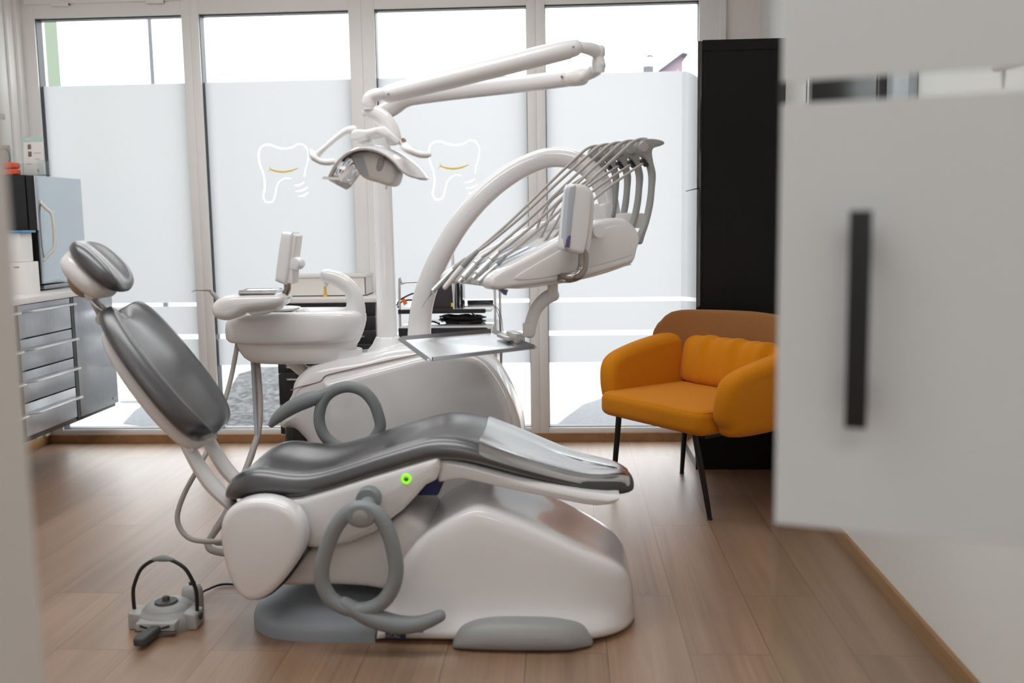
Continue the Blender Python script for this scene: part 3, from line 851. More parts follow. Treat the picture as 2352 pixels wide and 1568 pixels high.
# ---------------------------------------------------------------- black drawer trolley and white tray box under the second window
Y0 = 5.12
tx0, tx1 = at(632, 700, Y0).x, at(861, 700, Y0).x
ztop = at(740, 690, Y0).z; zbot = at(640, 1002, Y0).z
t = thing('drawer_trolley', ((tx0 + tx1) / 2, Y0 + .2, 0), 'black fronted drawer trolley with white top under the second window', 'trolley')
b = new()
add_box(b, tx0 - .005, tx1 + .03, Y0 + .02, Y0 + .40, zbot, ztop - .012, bev=.004)
obj('carcass', b, 'white_satin', t)
b = box(tx0 - .012, tx1 + .036, Y0 - .012, Y0 + .41, ztop - .012, ztop + .012, bev=.004); obj('top_plate', b, 'white_satin', t)
zs = [ztop - .014] + [at(845, y, Y0).z for y in (728, 760, 792, 829, 857, 930)] + [zbot + .01]
for k in range(len(zs) - 1):
    b = box(tx0, tx1, Y0, Y0 + .022, zs[k + 1] + .003, zs[k] - .003, bev=.003); d = obj('drawer', b, 'dark_drawer', t)
    zh = zs[k] - .032
    b = new(); slab(b, [(tx0 + .04, 0), (tx1 - .06, 0), (tx1 - .075, -.022), (tx0 + .055, -.022)], (Vector((0, Y0, zh)), Vector((1, 0, 0)), Vector((0, 1, 0)), Vector((0, 0, 1))), .008, .002)
    obj('handle', b, 'alu', d)
for x in (tx0 + .05, tx1 - .05):
    for y in (Y0 + .06, Y0 + .34):
        b = new(); lathe(b, [(.001, -.011), (.028, -.011), (.03, 0), (.028, .011), (.001, .011)], (x, y, .031), (1, 0, 0)); w = obj('caster', b, 'grey_mid', t)
        b = box(x - .014, x + .014, y - .02, y + .02, .045, zbot + .002, bev=.003); obj('fork', b, 'alu', w)
# low white tray box standing on it
Yb = Y0 + .12
wx0, wx1 = at(652, 660, Yb).x, at(840, 660, Yb).x; wz1 = at(745, 632, Yb).z
t = thing('tray_box', ((wx0 + wx1) / 2, Yb + .08, ztop + .012), 'low cream white divided box on the black drawer trolley', 'box')
zt0 = ztop + .0125
b = new()
add_box(b, wx0, wx1, Yb, Yb + .2, zt0, zt0 + .006)
add_box(b, wx0, wx1, Yb, Yb + .006, zt0, wz1, bev=.001); add_box(b, wx0, wx1, Yb + .194, Yb + .2, zt0, wz1, bev=.001)
add_box(b, wx0, wx0 + .006, Yb, Yb + .2, zt0, wz1, bev=.001); add_box(b, wx1 - .006, wx1, Yb, Yb + .2, zt0, wz1, bev=.001)
add_box(b, wx0 - .006, wx1 + .006, Yb - .006, Yb + .206, wz1 - .012, wz1, bev=.002)
obj('shell', b, 'offwhite', t, smooth=False)
q = at(747, 660, Yb)
b = new(); lathe(b, [(.004, .062), (.005, .03), (.007, .012), (.014, 0)][::-1], (q.x, Yb - .004, zt0)); obj('divider_post', b, 'gold', t, label='thin cream divider post')

# ---------------------------------------------------------------- equipment cart under the third window
Yc = 5.0
kx0, kx1 = at(915, 720, Yc).x, at(1137, 720, Yc).x
t = thing('equipment_cart', ((kx0 + kx1) / 2, Yc + .2, 0), 'white two tier equipment cart with dark shelf fronts behind the column', 'cart')
zA, zB, zC = at(1000, 712, Yc).z, at(1000, 750, Yc).z, at(1000, 770, Yc).z
def shelf(z, nm):
    b = box(kx0, kx1 - .02, Yc + .01, Yc + .4, z - .012, z, bev=.003); s = obj(nm, b, 'white_plastic', t)
    b = new(); slab(b, fillet([(kx0 - .002, z - .018), (kx1 - .05, z - .018), (kx1 - .045, z + .004), (kx0 - .002, z + .004)], [0, .004, .012, 0]), XZ(Yc), .012, .002)
    obj('shelf_front', b, 'dark_drawer', s)
shelf(zA, 'upper_shelf')
b = box(kx0, kx1 - .01, Yc + .01, Yc + .4, .52, zB, bev=.006); c = obj('cabinet_body', b, 'white_plastic', t)
zq = at(1000, 752, Yc).z
for za, zc in ((zq - .105, zq - .002), (zq - .235, zq - .125), (zq - .36, zq - .255)):
    b = new(); slab(b, fillet([(kx0 - .002, za), (kx1 - .035, za), (kx1 - .035, zc), (kx0 - .002, zc)], [0, .01, .02, 0]), XZ(Yc - .004), .014, .003); obj('drawer_front', b, 'dark_drawer', c)
b = box(kx0 + .02, kx1 - .03, Yc + .03, Yc + .38, .09, .52, bev=.004); obj('lower_body', b, 'white_plastic', t)
zr = at(930, 648, Yc).z
for (x, y, h) in ((kx1, Yc + .02, at(1134, 660, Yc).z), (kx1, Yc + .39, at(1134, 660, Yc).z)):
    b = new(); tube(b, [(x, y, .06), (x, y, h)], .007, n=8, sub=1); obj('upright', b, 'alu', t)
b = new(); tube(b, [(kx0 + .005, Yc + .02, .06), (kx0 + .005, Yc + .02, zr - .05), (kx0 + .02, Yc + .02, zr - .01), (kx0 + .06, Yc + .02, zr), (kx0 + .17, Yc + .02, zr)], .006, n=8, sub=4); obj('push_handle', b, 'alu', t)
for x in (kx0 + .05, kx1 - .05):
    for y in (Yc + .06, Yc + .34):
        b = new(); lathe(b, [(.001, -.012), (.04, -.012), (.042, 0), (.04, .012), (.001, .012)], (x, y, .043), (1, 0, 0)); w = obj('caster', b, 'grey_mid', t)
        b = box(x - .016, x + .016, y - .02, y + .02, .06, .092, bev=.003); obj('fork', b, 'alu', w)
# raised dark edge at the back of the upper shelf
b = box(kx1 - .17, kx1 - .03, Yc + .3, Yc + .31, zA, zA + .024, bev=.002); obj('back_ledge', b, 'dark_drawer', t)
# device on the upper shelf
e0, e1 = at(985, 660, Yc + .06), at(1042, 702, Yc + .06)
t = thing('speaker_box', ((e0.x + e1.x) / 2, Yc + .14, zA), 'dark brown fabric fronted box on the upper shelf of the cart', 'device')
b = box(e0.x - .03, e1.x, Yc + .05, Yc + .22, zA, at(1010, 655, Yc + .06).z, bev=.004); d = obj('casing', b, 'device_brown', t)
b = box(e1.x - .012, e1.x - .001, Yc + .047, Yc + .051, zA + .012, zA + .032); obj('warning_sticker', b, 'yellow', d, smooth=False)
b = box(e0.x - .032, e1.x + .004, Yc + .04, Yc + .23, zA - .0, zA + .008, bev=.002); obj('foot_plate', b, 'black', t)
for k, px in enumerate((1049, 1057)):
    q = at(px, 672, Yc + .08)
    b = new(); slab(b, fillet([(Yc + .08, zA + .001), (Yc + .2, zA + .001), (Yc + .2, q.z + .06 - .015 * k), (Yc + .08, q.z + .06 - .015 * k)], .012), (Vector((q.x, 0, 0)), Vector((0, 1, 0)), Vector((0, 0, 1)), Vector((1, 0, 0))), .012, .002)
    tag(obj('tablet', b, 'black_gloss'), 'flat black tablet on edge, %s of the pair by the brown box' % ('inner one' if k == 0 else 'outer one'), 'tablet', 'tablets on the cart')
q0, q1 = at(1041, 640, Yc + .03), at(1044, 690, Yc + .03)
b = new(); tube(b, [(q0.x, Yc + .03, zA + .002), (q0.x, Yc + .03, zA + .07), (q0.x, Yc + .03, at(1041, 640, Yc + .03).z), (q0.x, Yc + .03, at(1042, 500, Yc + .03).z)], [.004, .005, .009, .003], n=8)
tag(obj('antenna', b, 'white_satin'), 'slim white antenna standing in front of the dark brown box on the cart', 'antenna')
# coil of black cable on the lower deck
cx, cy = at(1060, 728, Yc + .12).x, Yc + .17
b = new(); pts = []
for k in range(220):
    a = k * .32; rr = .085 + .022 * math.sin(k * .37) ; 
    pts.append((cx + math.cos(a) * rr * 1.15, cy + math.sin(a) * rr * .9, zB + .006 + .034 * (k / 220) + .004 * math.sin(k * 1.7)))
tube(b, pts, .0045, n=6, sub=1)
tag(obj('cable_coil', b, 'black'), 'black cable coiled on the lower deck of the cart', 'cable coil')
b = new(); tube(b, [(kx0 + .06, Yc + .06, zB + .005), (kx0 + .09, Yc + .05, zB + .016), (kx0 + .13, Yc + .07, zB + .006), (kx0 + .17, Yc + .05, zB + .022), (kx0 + .2, Yc + .07, zB + .006)], .004, n=6)
tube(b, [(kx0 + .12, Yc + .08, zB + .005), (kx0 + .15, Yc + .06, zB + .024), (kx0 + .19, Yc + .09, zB + .008), (kx0 + .2, Yc + .06, zB + .012)], .004, n=6)
tag(obj('loose_cable', b, 'black'), 'short tangle of black cable beside the coil on the cart', 'cable')
# cable with the orange tag at the left of the cart
b = new(); tube(b, [at(912, 700, Yc + .03), at(917, 690, Yc + .05), at(930, 682, Yc + .06), at(945, 675, Yc + .07), at(960, 672, Yc + .08)], .004, n=6)
tube(b, [at(914, 705, Yc + .03), at(918, 700, Yc + .04), at(924, 692, Yc + .05), at(940, 689, Yc + .07), at(955, 690, Yc + .08)], .0045, n=6)
c = tag(obj('tagged_cable', b, 'black'), 'black cable with an orange tag at the left end of the cart', 'cable')
b = new(); P = [at(921, 688, Yc + .035), at(929, 685, Yc + .035), at(937, 696, Yc + .03), at(928, 701, Yc + .03)]
loft(b, [P, [p + Vector((0, .002, 0)) for p in P]]); obj('orange_tag', b, 'tag_orange', c, smooth=False)
b = new()
for dx in (0, 5):
    tube(b, [at(1050, 697, Yc + .08), at(1068, 704, Yc + .06), at(1100, 696, Yc + .04), at(1125, 695, Yc + .03), at(1142 + dx, 715, Yc + .0), at(1150 + dx, 760, Yc - .02), at(1149 + dx * .6, 840, Yc - .02), at(1146 + dx, 900, Yc)], .0016, n=5)
tag(obj('thin_wires', b, 'dark_drawer'), 'pair of thin dark wires hanging over the right end of the cart', 'wire')

# ---------------------------------------------------------------- tall black cabinet at the right wall
kx, ky0, ky1 = .637, 4.9, 5.535
kz = 2.093; ks = 1.394
t = thing('tall_cabinet', ((kx + XR) / 2, (ky0 + ky1) / 2, 0), 'tall black cabinet with glossy doors standing against the right wall by the window', 'cabinet')
b = new()
add_box(b, kx + .022, XR - .003, ky0 + .004, ky1, .004, kz - .002)
obj('carcass', b, 'black_wood', t, smooth=False)
b = box(kx + .022, XR - .003, ky0, ky0 + .02, kz - .05, kz, bev=.001); obj('top_rail', b, 'black_wood', t, smooth=False)
b = box(kx + .032, XR - .003, ky0 - .001, ky0 + .018, .0, kz - .055, bev=.001); obj('side_panel', b, 'black_wood', t, smooth=False)
for za, zc in ((.055, ks - .002), (ks + .002, kz - .004)):
    b = box(kx, kx + .02, ky0, ky1, za, zc, bev=.0012); obj('door', b, 'black_lacquer', t, label='glossy black door')
b = box(kx + .004, kx + .022, ky0 + .002, ky1, 0, .053); obj('plinth', b, 'black_wood', t, smooth=False)

# ---------------------------------------------------------------- armchair
S_ = Vector((.6, -.8, 0)).normalized(); F_ = Vector((S_.y, -S_.x, 0))     # S to its left-hand arm side near us, F the way it faces
A = fl(1404, 886, .47); Bp = fl(1648, 985, .42)
mid = (Vector((A.x, A.y, 0)) + Vector((Bp.x, Bp.y, 0))) / 2
W2 = (Vector((Bp.x - A.x, Bp.y - A.y, 0)).dot(S_)) / 2 - .042
CO = mid.copy()
def cp(s, f, z): return CO + S_ * s + F_ * f + Vector((0, 0, z + (.022 if z > .25 else 0)))
t = thing('armchair', tuple(CO - F_ * .25), 'mustard yellow upholstered armchair with brown outer back and thin black legs', 'armchair')
def cushion(name, s0, s1, f0, f1, z0, z1, m, r=.04, crown=.015, rr=.09, n=6):
    P = fillet([(s0, f0), (s1, f0), (s1, f1), (s0, f1)], rr, 5)
    b = new(); loops = []
    for ins, dep in slab_layers(r, r, z1 - z0, 5):
        loops.append([cp(p[0], p[1], z0 + dep) for p in inset(P, ins)])
    cx_, cf = (s0 + s1) / 2, (f0 + f1) / 2
    for k, q in ((.7, .6), (.35, .9), (.05, 1)):
        loops.append([cp(cx_ + (p[0] - cx_) * k, cf + (p[1] - cf) * k, z1 + crown * q) for p in inset(P, r)])
    loft(b, loops)
    return obj(name, b, m, t, angle=60)
seatw = W2 - .05
cushion('seat', -seatw - .01, seatw + .01, -.475, .085, .345, .452, 'orange_fabric', r=.035, crown=.012, rr=.07)
# seam piping along the top edge of the seat
P = fillet([(-seatw + .0, -.455), (seatw - .0, -.455), (seatw + .0, .072), (-seatw - .0, .072)], .06, 5)
b = new(); tube(b, [cp(p[0], p[1], .442) for p in P], .0025, n=6, sub=1, closed=True); obj('seat_piping', b, 'orange_fabric', t)
def arm(side):
    # side profile in (f, z): low and slanted at the front, rising to the back
    P = [(.0, .385), (.025, .42), (.03, .50), (.012, .57), (-.04, .612), (-.15, .643), (-.28, .668), (-.41, .684), (-.475, .672), (-.497, .63), (-.497, .5), (-.47, .40), (-.40, .352), (-.2, .338), (-.03, .345)]
    Q = [tuple(q) for q in cr_curve(P, 3, True)]
    s0 = side * W2 - (.055)
    b = new()
    loops = []
    for ins, dep in slab_layers(.045, .045, .11, 6):
        L = []
        for p in inset(Q, ins):
            lean = (p[1] - .45) * .12 * side        # arms flare outwards at the top
            bow = .018 * (1 - ((p[0] + .23) / .28) ** 2) * side + (.036 if side < 0 else 0)
            L.append(cp(s0 + dep + lean + bow, p[0], p[1]))
        loops.append(L)
    loft(b, loops)
    o = obj('armrest', b, 'orange_fabric', t, angle=60)
    return o
arm(-1); arm(1)
# curved outer back shell: loops along the width
def back_shell():
    b = new(); loops = []
    n = 22
    for i in range(n + 1):
        u = -1 + 2 * i / n
        s = u * (W2 + .055)
        fo = -.49 + .20 * abs(u) ** 3.0           # wraps forwards at the sides
        top = .80 - .10 * max(0, abs(u) - .86) / .14 * (abs(u) - .86) / .14 - .01 * abs(u)
        bot = .37 + .0 * abs(u)
        th = .020 if abs(u) < .99 else .010
        L = []
        for z, k in ((bot, 0), (.5, .02), (.62, .03), (.74, .05), (top - .012, .062), (top, .066)):
            L.append(cp(s, fo - k + th, z))
        for z, k in ((top, .070), (top - .012, .074), (.74, .062), (.62, .042), (.5, .03), (bot, .015)):
            L.append(cp(s, fo - k - th, z))
        loops.append(L)
    loft(b, loops)
    return obj('backrest', b, 'brown_fabric', t, angle=60, subsurf=1, label='brown fabric outer back')
back_shell()
# ruched back cushion
b = new(); loops = []
n = 40
for i in range(n + 1):
    u = -1 + 2 * i / n
    s = u * (seatw - .01)
    edge = (1 - abs(u) ** 6)
    fold = .012 * math.sin(u * 17 + .6) * math.sin(u * 5 + 1) 
    L = []
    for k in range(20):
        a = 2 * PI * k / 20
        ca, sa = math.cos(a), math.sin(a)
        zz_ = .565 + .115 * math.copysign(abs(sa) ** .6, sa) * (.86 + .14 * edge)
        ff = -.415 + .06 * math.copysign(abs(ca) ** .8, ca) * (.25 + .75 * edge) - (zz_ - .45) * .22 + (fold * (.4 + 1.2 * max(0, sa)) if ca > -.2 else 0)
        L.append(cp(s, ff, zz_ + (fold * .5 if sa > .5 else 0)))
    loops.append(L)
loft(b, loops)
obj('back_cushion', b, 'orange_fabric', t, angle=70, subsurf=1, label='ruched yellow back cushion')
b = new()
for s in (-1, 1): add_obox(b, cp(s * (W2 - .1) - .012 * 1, -.45, .325), S_ * .024, F_ * .46, Vector((0, 0, .02)), bev=.004)
add_obox(b, cp(-W2 + .1, -.435, .325), S_ * (2 * W2 - .2), F_ * .024, Vector((0, 0, .02)), bev=.004)
add_obox(b, cp(-W2 + .1, -.03, .325), S_ * (2 * W2 - .2), F_ * .024, Vector((0, 0, .02)), bev=.004)
obj('under_frame', b, 'black', t)
foot1 = fl(1630, 1193)
def leg(top, foot):
    b = new(); f0 = Vector((foot.x, foot.y, .006)); d = (f0 - top)
    tube(b, [top + Vector((0, 0, .02)), top - Vector((0, 0, .01)) + d * .03, top + d * .5, f0], [.013, .0135, .013, .0105], n=10, sub=3, round_ends=False)
    o = obj('leg', b, 'black', t)
    b = new(); lathe(b, [(.011, 0), (.012, .004), (.008, .008), (.007, .014)], (foot.x, foot.y, 0)); obj('glide', b, 'black', o)
leg(cp(W2 - .12, .035, .35), foot1)
q = (foot1 - CO)
fs, ff = q.dot(S_), q.dot(F_)
leg(cp(-W2 + .14, .035, .35), fl(1408, 1128))
leg(cp(W2 - .1, -.42, .35), cp(W2 - .02, -.46, 0)); leg(cp(-W2 + .1, -.42, .35), cp(-W2 + .03, -.46, 0))

# ================================================================ dental chair
YCH = 3.11
t = thing('dental_chair', (-.3, YCH, 0), 'white dental treatment chair with dark grey upholstery, foreground centre', 'dental chair')
chair = t
# --- floor base cover: cross sections along x
def base_section(X, zt, hb, ht, yc=3.09):
    P = []
    fl_ = min(.055, zt * .35)
    half = [(hb, 0.0), (hb + .002, fl_ * .5), (hb - .012, fl_), (max(hb - .035, ht + .018), fl_ + .03), (ht + .014, zt * .5), (ht + .008, zt - .035 if zt > .12 else zt * .72), (ht - .002, zt - .010 if zt > .12 else zt * .88), (ht - .022, zt - .001), (ht * .5, zt - .004), (ht * .1, zt - .006)]
    L = [Vector((X, yc - y, z)) for y, z in half] + [Vector((X, yc + y, z)) for y, z in half[::-1]]
    return L
ST = [(-.585, .03, .26, .16), (-.58, .075, .272, .19), (-.56, .14, .275, .21), (-.52, .22, .278, .22), (-.46, .305, .28, .225), (-.38, .360, .282, .23), (-.31, .398, .285, .232), (-.275, .408, .287, .232), (-.24, .402, .288, .232),
      (-.10, .346, .295, .232), (.0, .297, .29, .228), (.08, .255, .272, .218), (.13, .228, .24, .20), (.165, .203, .205, .175), (.188, .17, .16, .14), (.201, .115, .11, .095), (.206, .06, .08, .06), (.2075, .025, .05, .035)]
b = new(); loft(b, [base_section(*s) for s in ST])
base = obj('base_cover', b, 'white_plastic', t, angle=75, subsurf=1)
# rubber bumper on the near lower edge
b = new(); loops = []
xa, xb_ = -.348, .072
for i in range(25):
    u = -1 + 2 * i / 24
    X = (xa + xb_) / 2 + (xb_ - xa) / 2 * u
    e = math.sqrt(max(0, 1 - abs(u) ** 3.2)); e2 = math.sqrt(max(0, 1 - u * u))
    hb = .293 - max(0, X) * .35
    yf = 3.09 - hb - .004
    d = .012 + .032 * e2
    h = .012 + .078 * e
    loops.append([Vector((X, yf + .04, 0)), Vector((X, yf - d, 0)), Vector((X, yf - d - .002, h * .35)), Vector((X, yf - d + .006, h * .7)), Vector((X, yf - d * .4 + .008, h * .95)), Vector((X, yf + .022, h)), Vector((X, yf + .05, h * .9))])
loft(b, loops); obj('bumper', b, 'grey_mid', base, angle=70, subsurf=1, label='grey rubber bumper')
# grey foot plate on the left
b = new()
PP = [(-.583, 2.822), (-.70, 2.818), (-.82, 2.826), (-.92, 2.86), (-.985, 2.93), (-1.005, 3.03), (-.985, 3.15), (-.93, 3.26), (-.84, 3.34), (-.72, 3.37), (-.583, 3.37)]
PP = [PP[0]] + [tuple(q) for q in cr_curve(PP[1:-1], 4)] + [PP[-1]]
loops = []
for ins, z in ((0, 0), (0, .03), (.004, .042), (.014, .052), (.04, .062), (.09, .072), (.13, .076)):
    Q = inset(PP, ins)
    loops.append([Vector((min(p[0], -.5835) if p[0] > -.6 - ins else p[0], p[1], z)) for p in Q])
loft(b, loops); obj('foot_plate', b, 'grey_plate', t, angle=60, label='blue grey rubber floor plate')
# maker's label on the plinth
lp = at(886, 1463, 2.808)
ld = .0
b = new(); le = at(932, 1447, 2.808)
add_box(b, lp.x, le.x, 2.803, 2.8055, lp.z - .002, le.z + .002)
lb = obj('maker_label', b, 'blue_label', base, smooth=False)
tb = text_bm('VITALI', .019)
for v in tb.verts: v.co = Vector((lp.x + .0015 + v.co.x * .80, 2.8026 + v.co.z, lp.z + .001 + v.co.y))
lt = obj('maker_lettering', tb, 'grey_light', base, smooth=False)
b = new(); lq = at(973, 1449, 2.808); add_box(b, le.x + .001, lq.x, 2.804, 2.8055, le.z - .006, le.z + .0015); obj('type_plate', b, 'grey_mid', base, smooth=False)

# --- lift arm, link cover, seat carrier
def solid(name, P, Y0, Y1, r, m, par=t, curve=3, **k): return pslab(name, P, Y0, Y1, r, m, par, curve=curve, **k)
solid('lift_arm', [(632, 1338), (660, 1290), (720, 1252), (800, 1236), (880, 1210), (930, 1180), (975, 1200), (985, 1240), (950, 1280), (915, 1330), (890, 1352), (840, 1346), (760, 1342), (690, 1344)], 2.93, 3.28, .03, 'white_satin')
solid('link_cover', [(507, 1215), (515, 1183), (540, 1158), (580, 1146), (622, 1148), (662, 1163), (689, 1190), (700, 1226), (696, 1264), (678, 1297), (652, 1333), (622, 1363), (592, 1378), (564, 1376), (543, 1357), (525, 1318), (511, 1265)], 2.765, 2.86, .024, 'white_plastic', label='large rounded white side cover')
solid('link_core', [(512, 1215), (520, 1183), (545, 1158), (580, 1148), (622, 1150), (664, 1166), (693, 1192), (706, 1228), (702, 1266), (684, 1300), (656, 1337), (622, 1366), (592, 1378), (566, 1374), (548, 1355), (530, 1318), (516, 1265)], 2.85, 3.30, .012, 'black')
carrier = pslab('seat_carrier', [(640, 1146), (690, 1142), (760, 1122), (850, 1094), (950, 1064), (1010, 1046), (1012, 1072), (1003, 1102), (978, 1114), (950, 1146), (925, 1172), (893, 1196), (860, 1222), (800, 1246), (735, 1258), (700, 1256), (685, 1210)], 2.87, 3.35, .022, 'white_plastic', t, rnd=.02)
q = at(933, 1100, 2.866)
b = new(); lathe(b, [(.0155, .004), (.0155, -.003), (.0135, -.005), (.008, -.004), (.0065, 0), (.0065, .004)], (q.x, 2.868, q.z), (0, 1, 0)); led = obj('led_ring', b, 'green_led', carrier, label='glowing green button ring')
b = new(); lathe(b, [(.007, .004), (.007, -.002), (.004, -.0035), (.0001, -.004)], (q.x, 2.868, q.z), (0, 1, 0)); obj('button', b, 'bronze_tube', led)
b = new(); q = at(985, 1122, 2.98); add_box(b, q.x - .035, q.x + .03, 2.97, 3.2, q.z - .02, q.z + .035, bev=.006); obj('valve_block', b, 'blue_label', carrier, label='dark blue block under the seat')
# leg rest shell
solid('leg_rest_shell', [(1013, 1054), (1050, 1058), (1095, 1068), (1190, 1094), (1320, 1124), (1396, 1138), (1424, 1142), (1412, 1155), (1380, 1161), (1340, 1158), (1220, 1134), (1120, 1112), (1060, 1100), (1020, 1106), (1006, 1104), (1008, 1075)], 2.90, 3.32, .02, 'white_plastic', curve=2)

# --- upholstery: seat with rolled rims
def seat_section(X, zb, zt, yn, dip):
    yc = YCH; W = yc - yn; T = zt - zb
    h = [(.0, zb + T * .42), (.004, zb + T * .68), (.020, zb + T * .92), (.048, zt), (.085, zt - .1 * dip), (.13, zt - dip * .62), (W * .72, zt - dip * .95), (W, zt - dip)]
    lo = [(.003, zb + T * .2), (.022, zb + .03 * T), (.06, zb), (W, zb)]
    def pt(d, z, s): return Vector((X, yc - s * (W - min(d, W)), z))
    L = [pt(d, z, 1) for d, z in lo[::-1]][:-0 or None]
    L = [pt(W, zb, 1), pt(.06, zb, 1), pt(.022, zb + .03 * T, 1), pt(.003, zb + .2 * T, 1)] + [pt(d, z, 1) for d, z in h]
    L += [pt(d, z, -1) for d, z in h[::-1][1:]] + [pt(.003, zb + .2 * T, -1), pt(.022, zb + .03 * T, -1), pt(.06, zb, -1)]
    return L
# (top px, bottom px, near edge y, dip)
SEAT = [((513, 1128), (515, 1146), 2.985, .0), ((517, 1112), (519, 1152), 2.925, .006), ((530, 1096), (538, 1155), 2.892, .02), ((560, 1081), (565, 1152), 2.876, .036), ((600, 1081), (605, 1149), 2.872, .048), ((640, 1089), (645, 1150), 2.872, .05), ((700, 1094), (700, 1149), 2.872, .046),
        ((770, 1076), (770, 1128), 2.872, .04), ((850, 1048), (850, 1102), 2.872, .036), ((920, 1027), (920, 1081), 2.872, .03), ((965, 1014), (965, 1068), 2.872, .024), ((1000, 1008), (1000, 1060), 2.872, .018), ((1050, 1010), (1050, 1062), 2.873, .014), ((1100, 1022), (1098, 1071), 2.876, .012),
        ((1190, 1053), (1188, 1097), 2.89, .012), ((1270, 1079), (1268, 1115), 2.915, .012), ((1330, 1094), (1328, 1128), 2.94, .012), ((1385, 1098), (1388, 1138), 2.965, .010), ((1425, 1097), (1428, 1140), 2.995, .006), ((1448, 1102), (1446, 1134), 3.03, .003), ((1456, 1109), (1455, 1124), 3.065, .0)]
def seat_loop(s):
    a, c = at(*s[0], s[2]), at(*s[1], s[2])
    return seat_section((a.x + c.x) / 2, c.z, a.z, s[2], s[3])
LP = [seat_loop(s) for s in SEAT]
b = new(); loft(b, LP); seat = obj('seat_cushion', b, 'leather', t, angle=180, subsurf=2, label='dark grey upholstered seat and leg rest')
# rubber toe pad at the foot end and the clear cover over the leg rest
def grow(L, g):
    c = sum(L, Vector()) / len(L)
    return [c + Vector((0, (p.y - c.y) * (1 + g / max(abs(p.y - c.y), .02) * (1 if abs(p.y - c.y) > .02 else 0)), (p.z - c.z) + (g if p.z > c.z else -g))) for p in L]
def lerp_loop(A_, B_, f): return [a.lerp(c, f) for a, c in zip(A_, B_)]
toe = [grow(lerp_loop(LP[15], LP[16], .9), .002)] + [grow(L, .003) for L in LP[16:21]]
toe = [[p + Vector(((i == len(toe) - 1) * .004, 0, 0)) for p in L] for i, L in enumerate(toe)]
b = new(); loft(b, toe); obj('toe_pad', b, 'rubber', seat, angle=180, subsurf=2, label='dark rubber toe pad')
b = new()
top_idx = list(range(5, 18))
rows = []
src = [lerp_loop(LP[13], LP[14], .0), lerp_loop(LP[13], LP[14], .5), LP[14], LP[15], LP[16], LP[17], LP[18], LP[19]]
n_ = len(LP[0])
for L in src: rows.append([L[i] + Vector((0, 0, .005)) for i in range(4, n_ - 4)])
V_ = [[b.verts.new(p) for p in r_] for r_ in rows]
W_ = [[b.verts.new(p + Vector((0, 0, .0012))) for p in r_] for r_ in rows]
for Q_ in (V_, W_):
    for i in range(len(Q_) - 1):
        for k in range(len(Q_[0]) - 1): b.faces.new((Q_[i][k], Q_[i][k + 1], Q_[i + 1][k + 1], Q_[i + 1][k]))
o = obj('leg_cover', b, 'clear_cover', seat, angle=180, subsurf=2, label='clear plastic sheet over the leg rest')

# --- backrest
PB = at(463, 998, 2.90); PT = at(261, 690, 2.98)
BD = Vector((PT.x - PB.x, 0, PT.z - PB.z)); BL = BD.length; BD.normalize(); BN = Vector((-BD.z, 0, BD.x)) * -1
if BN.x < 0: BN = -BN
YB_ = 3.095
BO = Vector((PB.x, YB_, PB.z))
def bp(s, lat, n): return BO + BD * (s * BL) + Vector((0, lat, 0)) + BN * n
BS = [(-.03, .06, .03), (-.012, .105, .055), (.03, .145, .072), (.09, .170, .078), (.17, .188, .08), (.30, .203, .078), (.45, .207, .074), (.60, .206, .070), (.76, .196, .066), (.87, .176, .064), (.94, .155, .060), (.985, .135, .048), (1.005, .115, .028)]
def back_loop(s, hw, T, cush=True):
    L = []
    n = 16
    prof = []
    for k in range(n + 1):
        u = -1 + 2 * k / n
        lat = hw * math.copysign(abs(u) ** .92, u)
        rim = math.exp(-((abs(u) - .80) / .16) ** 2)
        dish = -.026 * (1 - min(1, abs(u) / .75) ** 2)
        nn = T * (1 - abs(u) ** 7) * .6 + T * .1 + .012 * rim + dish * min(1, T / .06)
        notch = -.10 * math.exp(-(u / .30) ** 2) * max(0, (s - .72) / .29) ** 1.5
        prof.append((lat, nn - .058, s + notch))
    for lat, nn, ss in prof: L.append(bp(ss, lat, nn))
    for lat, nn, ss in prof[::-1]:
        u = lat / hw
        L.append(bp(ss, lat * .97, -T * .32 * (1 - abs(u) ** 5) - .062))
    return L
b = new(); loft(b, [back_loop(*s) for s in BS])
back = obj('backrest', b, 'leather', t, angle=180, subsurf=2, label='dark grey upholstered backrest')
# white rear shell
b = new(); loops = []
for s, hw, T in [(-.055, .06, .018), (-.03, .09, .03), (.06, .125, .04), (.22, .15, .042), (.40, .16, .042), (.58, .16, .040), (.74, .15, .036), (.86, .13, .03), (.91, .10, .02)]:
    L = []
    for k in range(24):
        a = 2 * PI * k / 24
        ca, sa = math.cos(a), math.sin(a)
        L.append(bp(s, hw * math.copysign(abs(ca) ** .6, ca), -.076 - T * .5 + T * math.copysign(abs(sa) ** .7, sa)))
    loops.append(L)
loft(b, loops); obj('back_shell', b, 'white_plastic', t, angle=70, subsurf=1, label='white rear shell of the backrest')
# hinge arms between the seat and the backrest
for dy in (-.06, .10):
    b = new(); tube(b, [at(440, 1000, 3.1) + Vector((0, dy, 0)), at(468, 1052, 3.1) + Vector((0, dy, 0)), at(500, 1100, 3.1) + Vector((0, dy, 0)), at(540, 1140, 3.1) + Vector((0, dy, 0))], [.03, .034, .036, .034], n=14, flat=.6)
    h = obj('hinge_arm', b, 'white_plastic', t)
    b = new(); q = at(452, 1018, 3.1) + Vector((.012, dy, 0)); lathe(b, [(.001, -.03), (.012, -.03), (.012, .03), (.001, .03)], q, (0, 1, 0)); obj('hinge_pin', b, 'chrome', h)
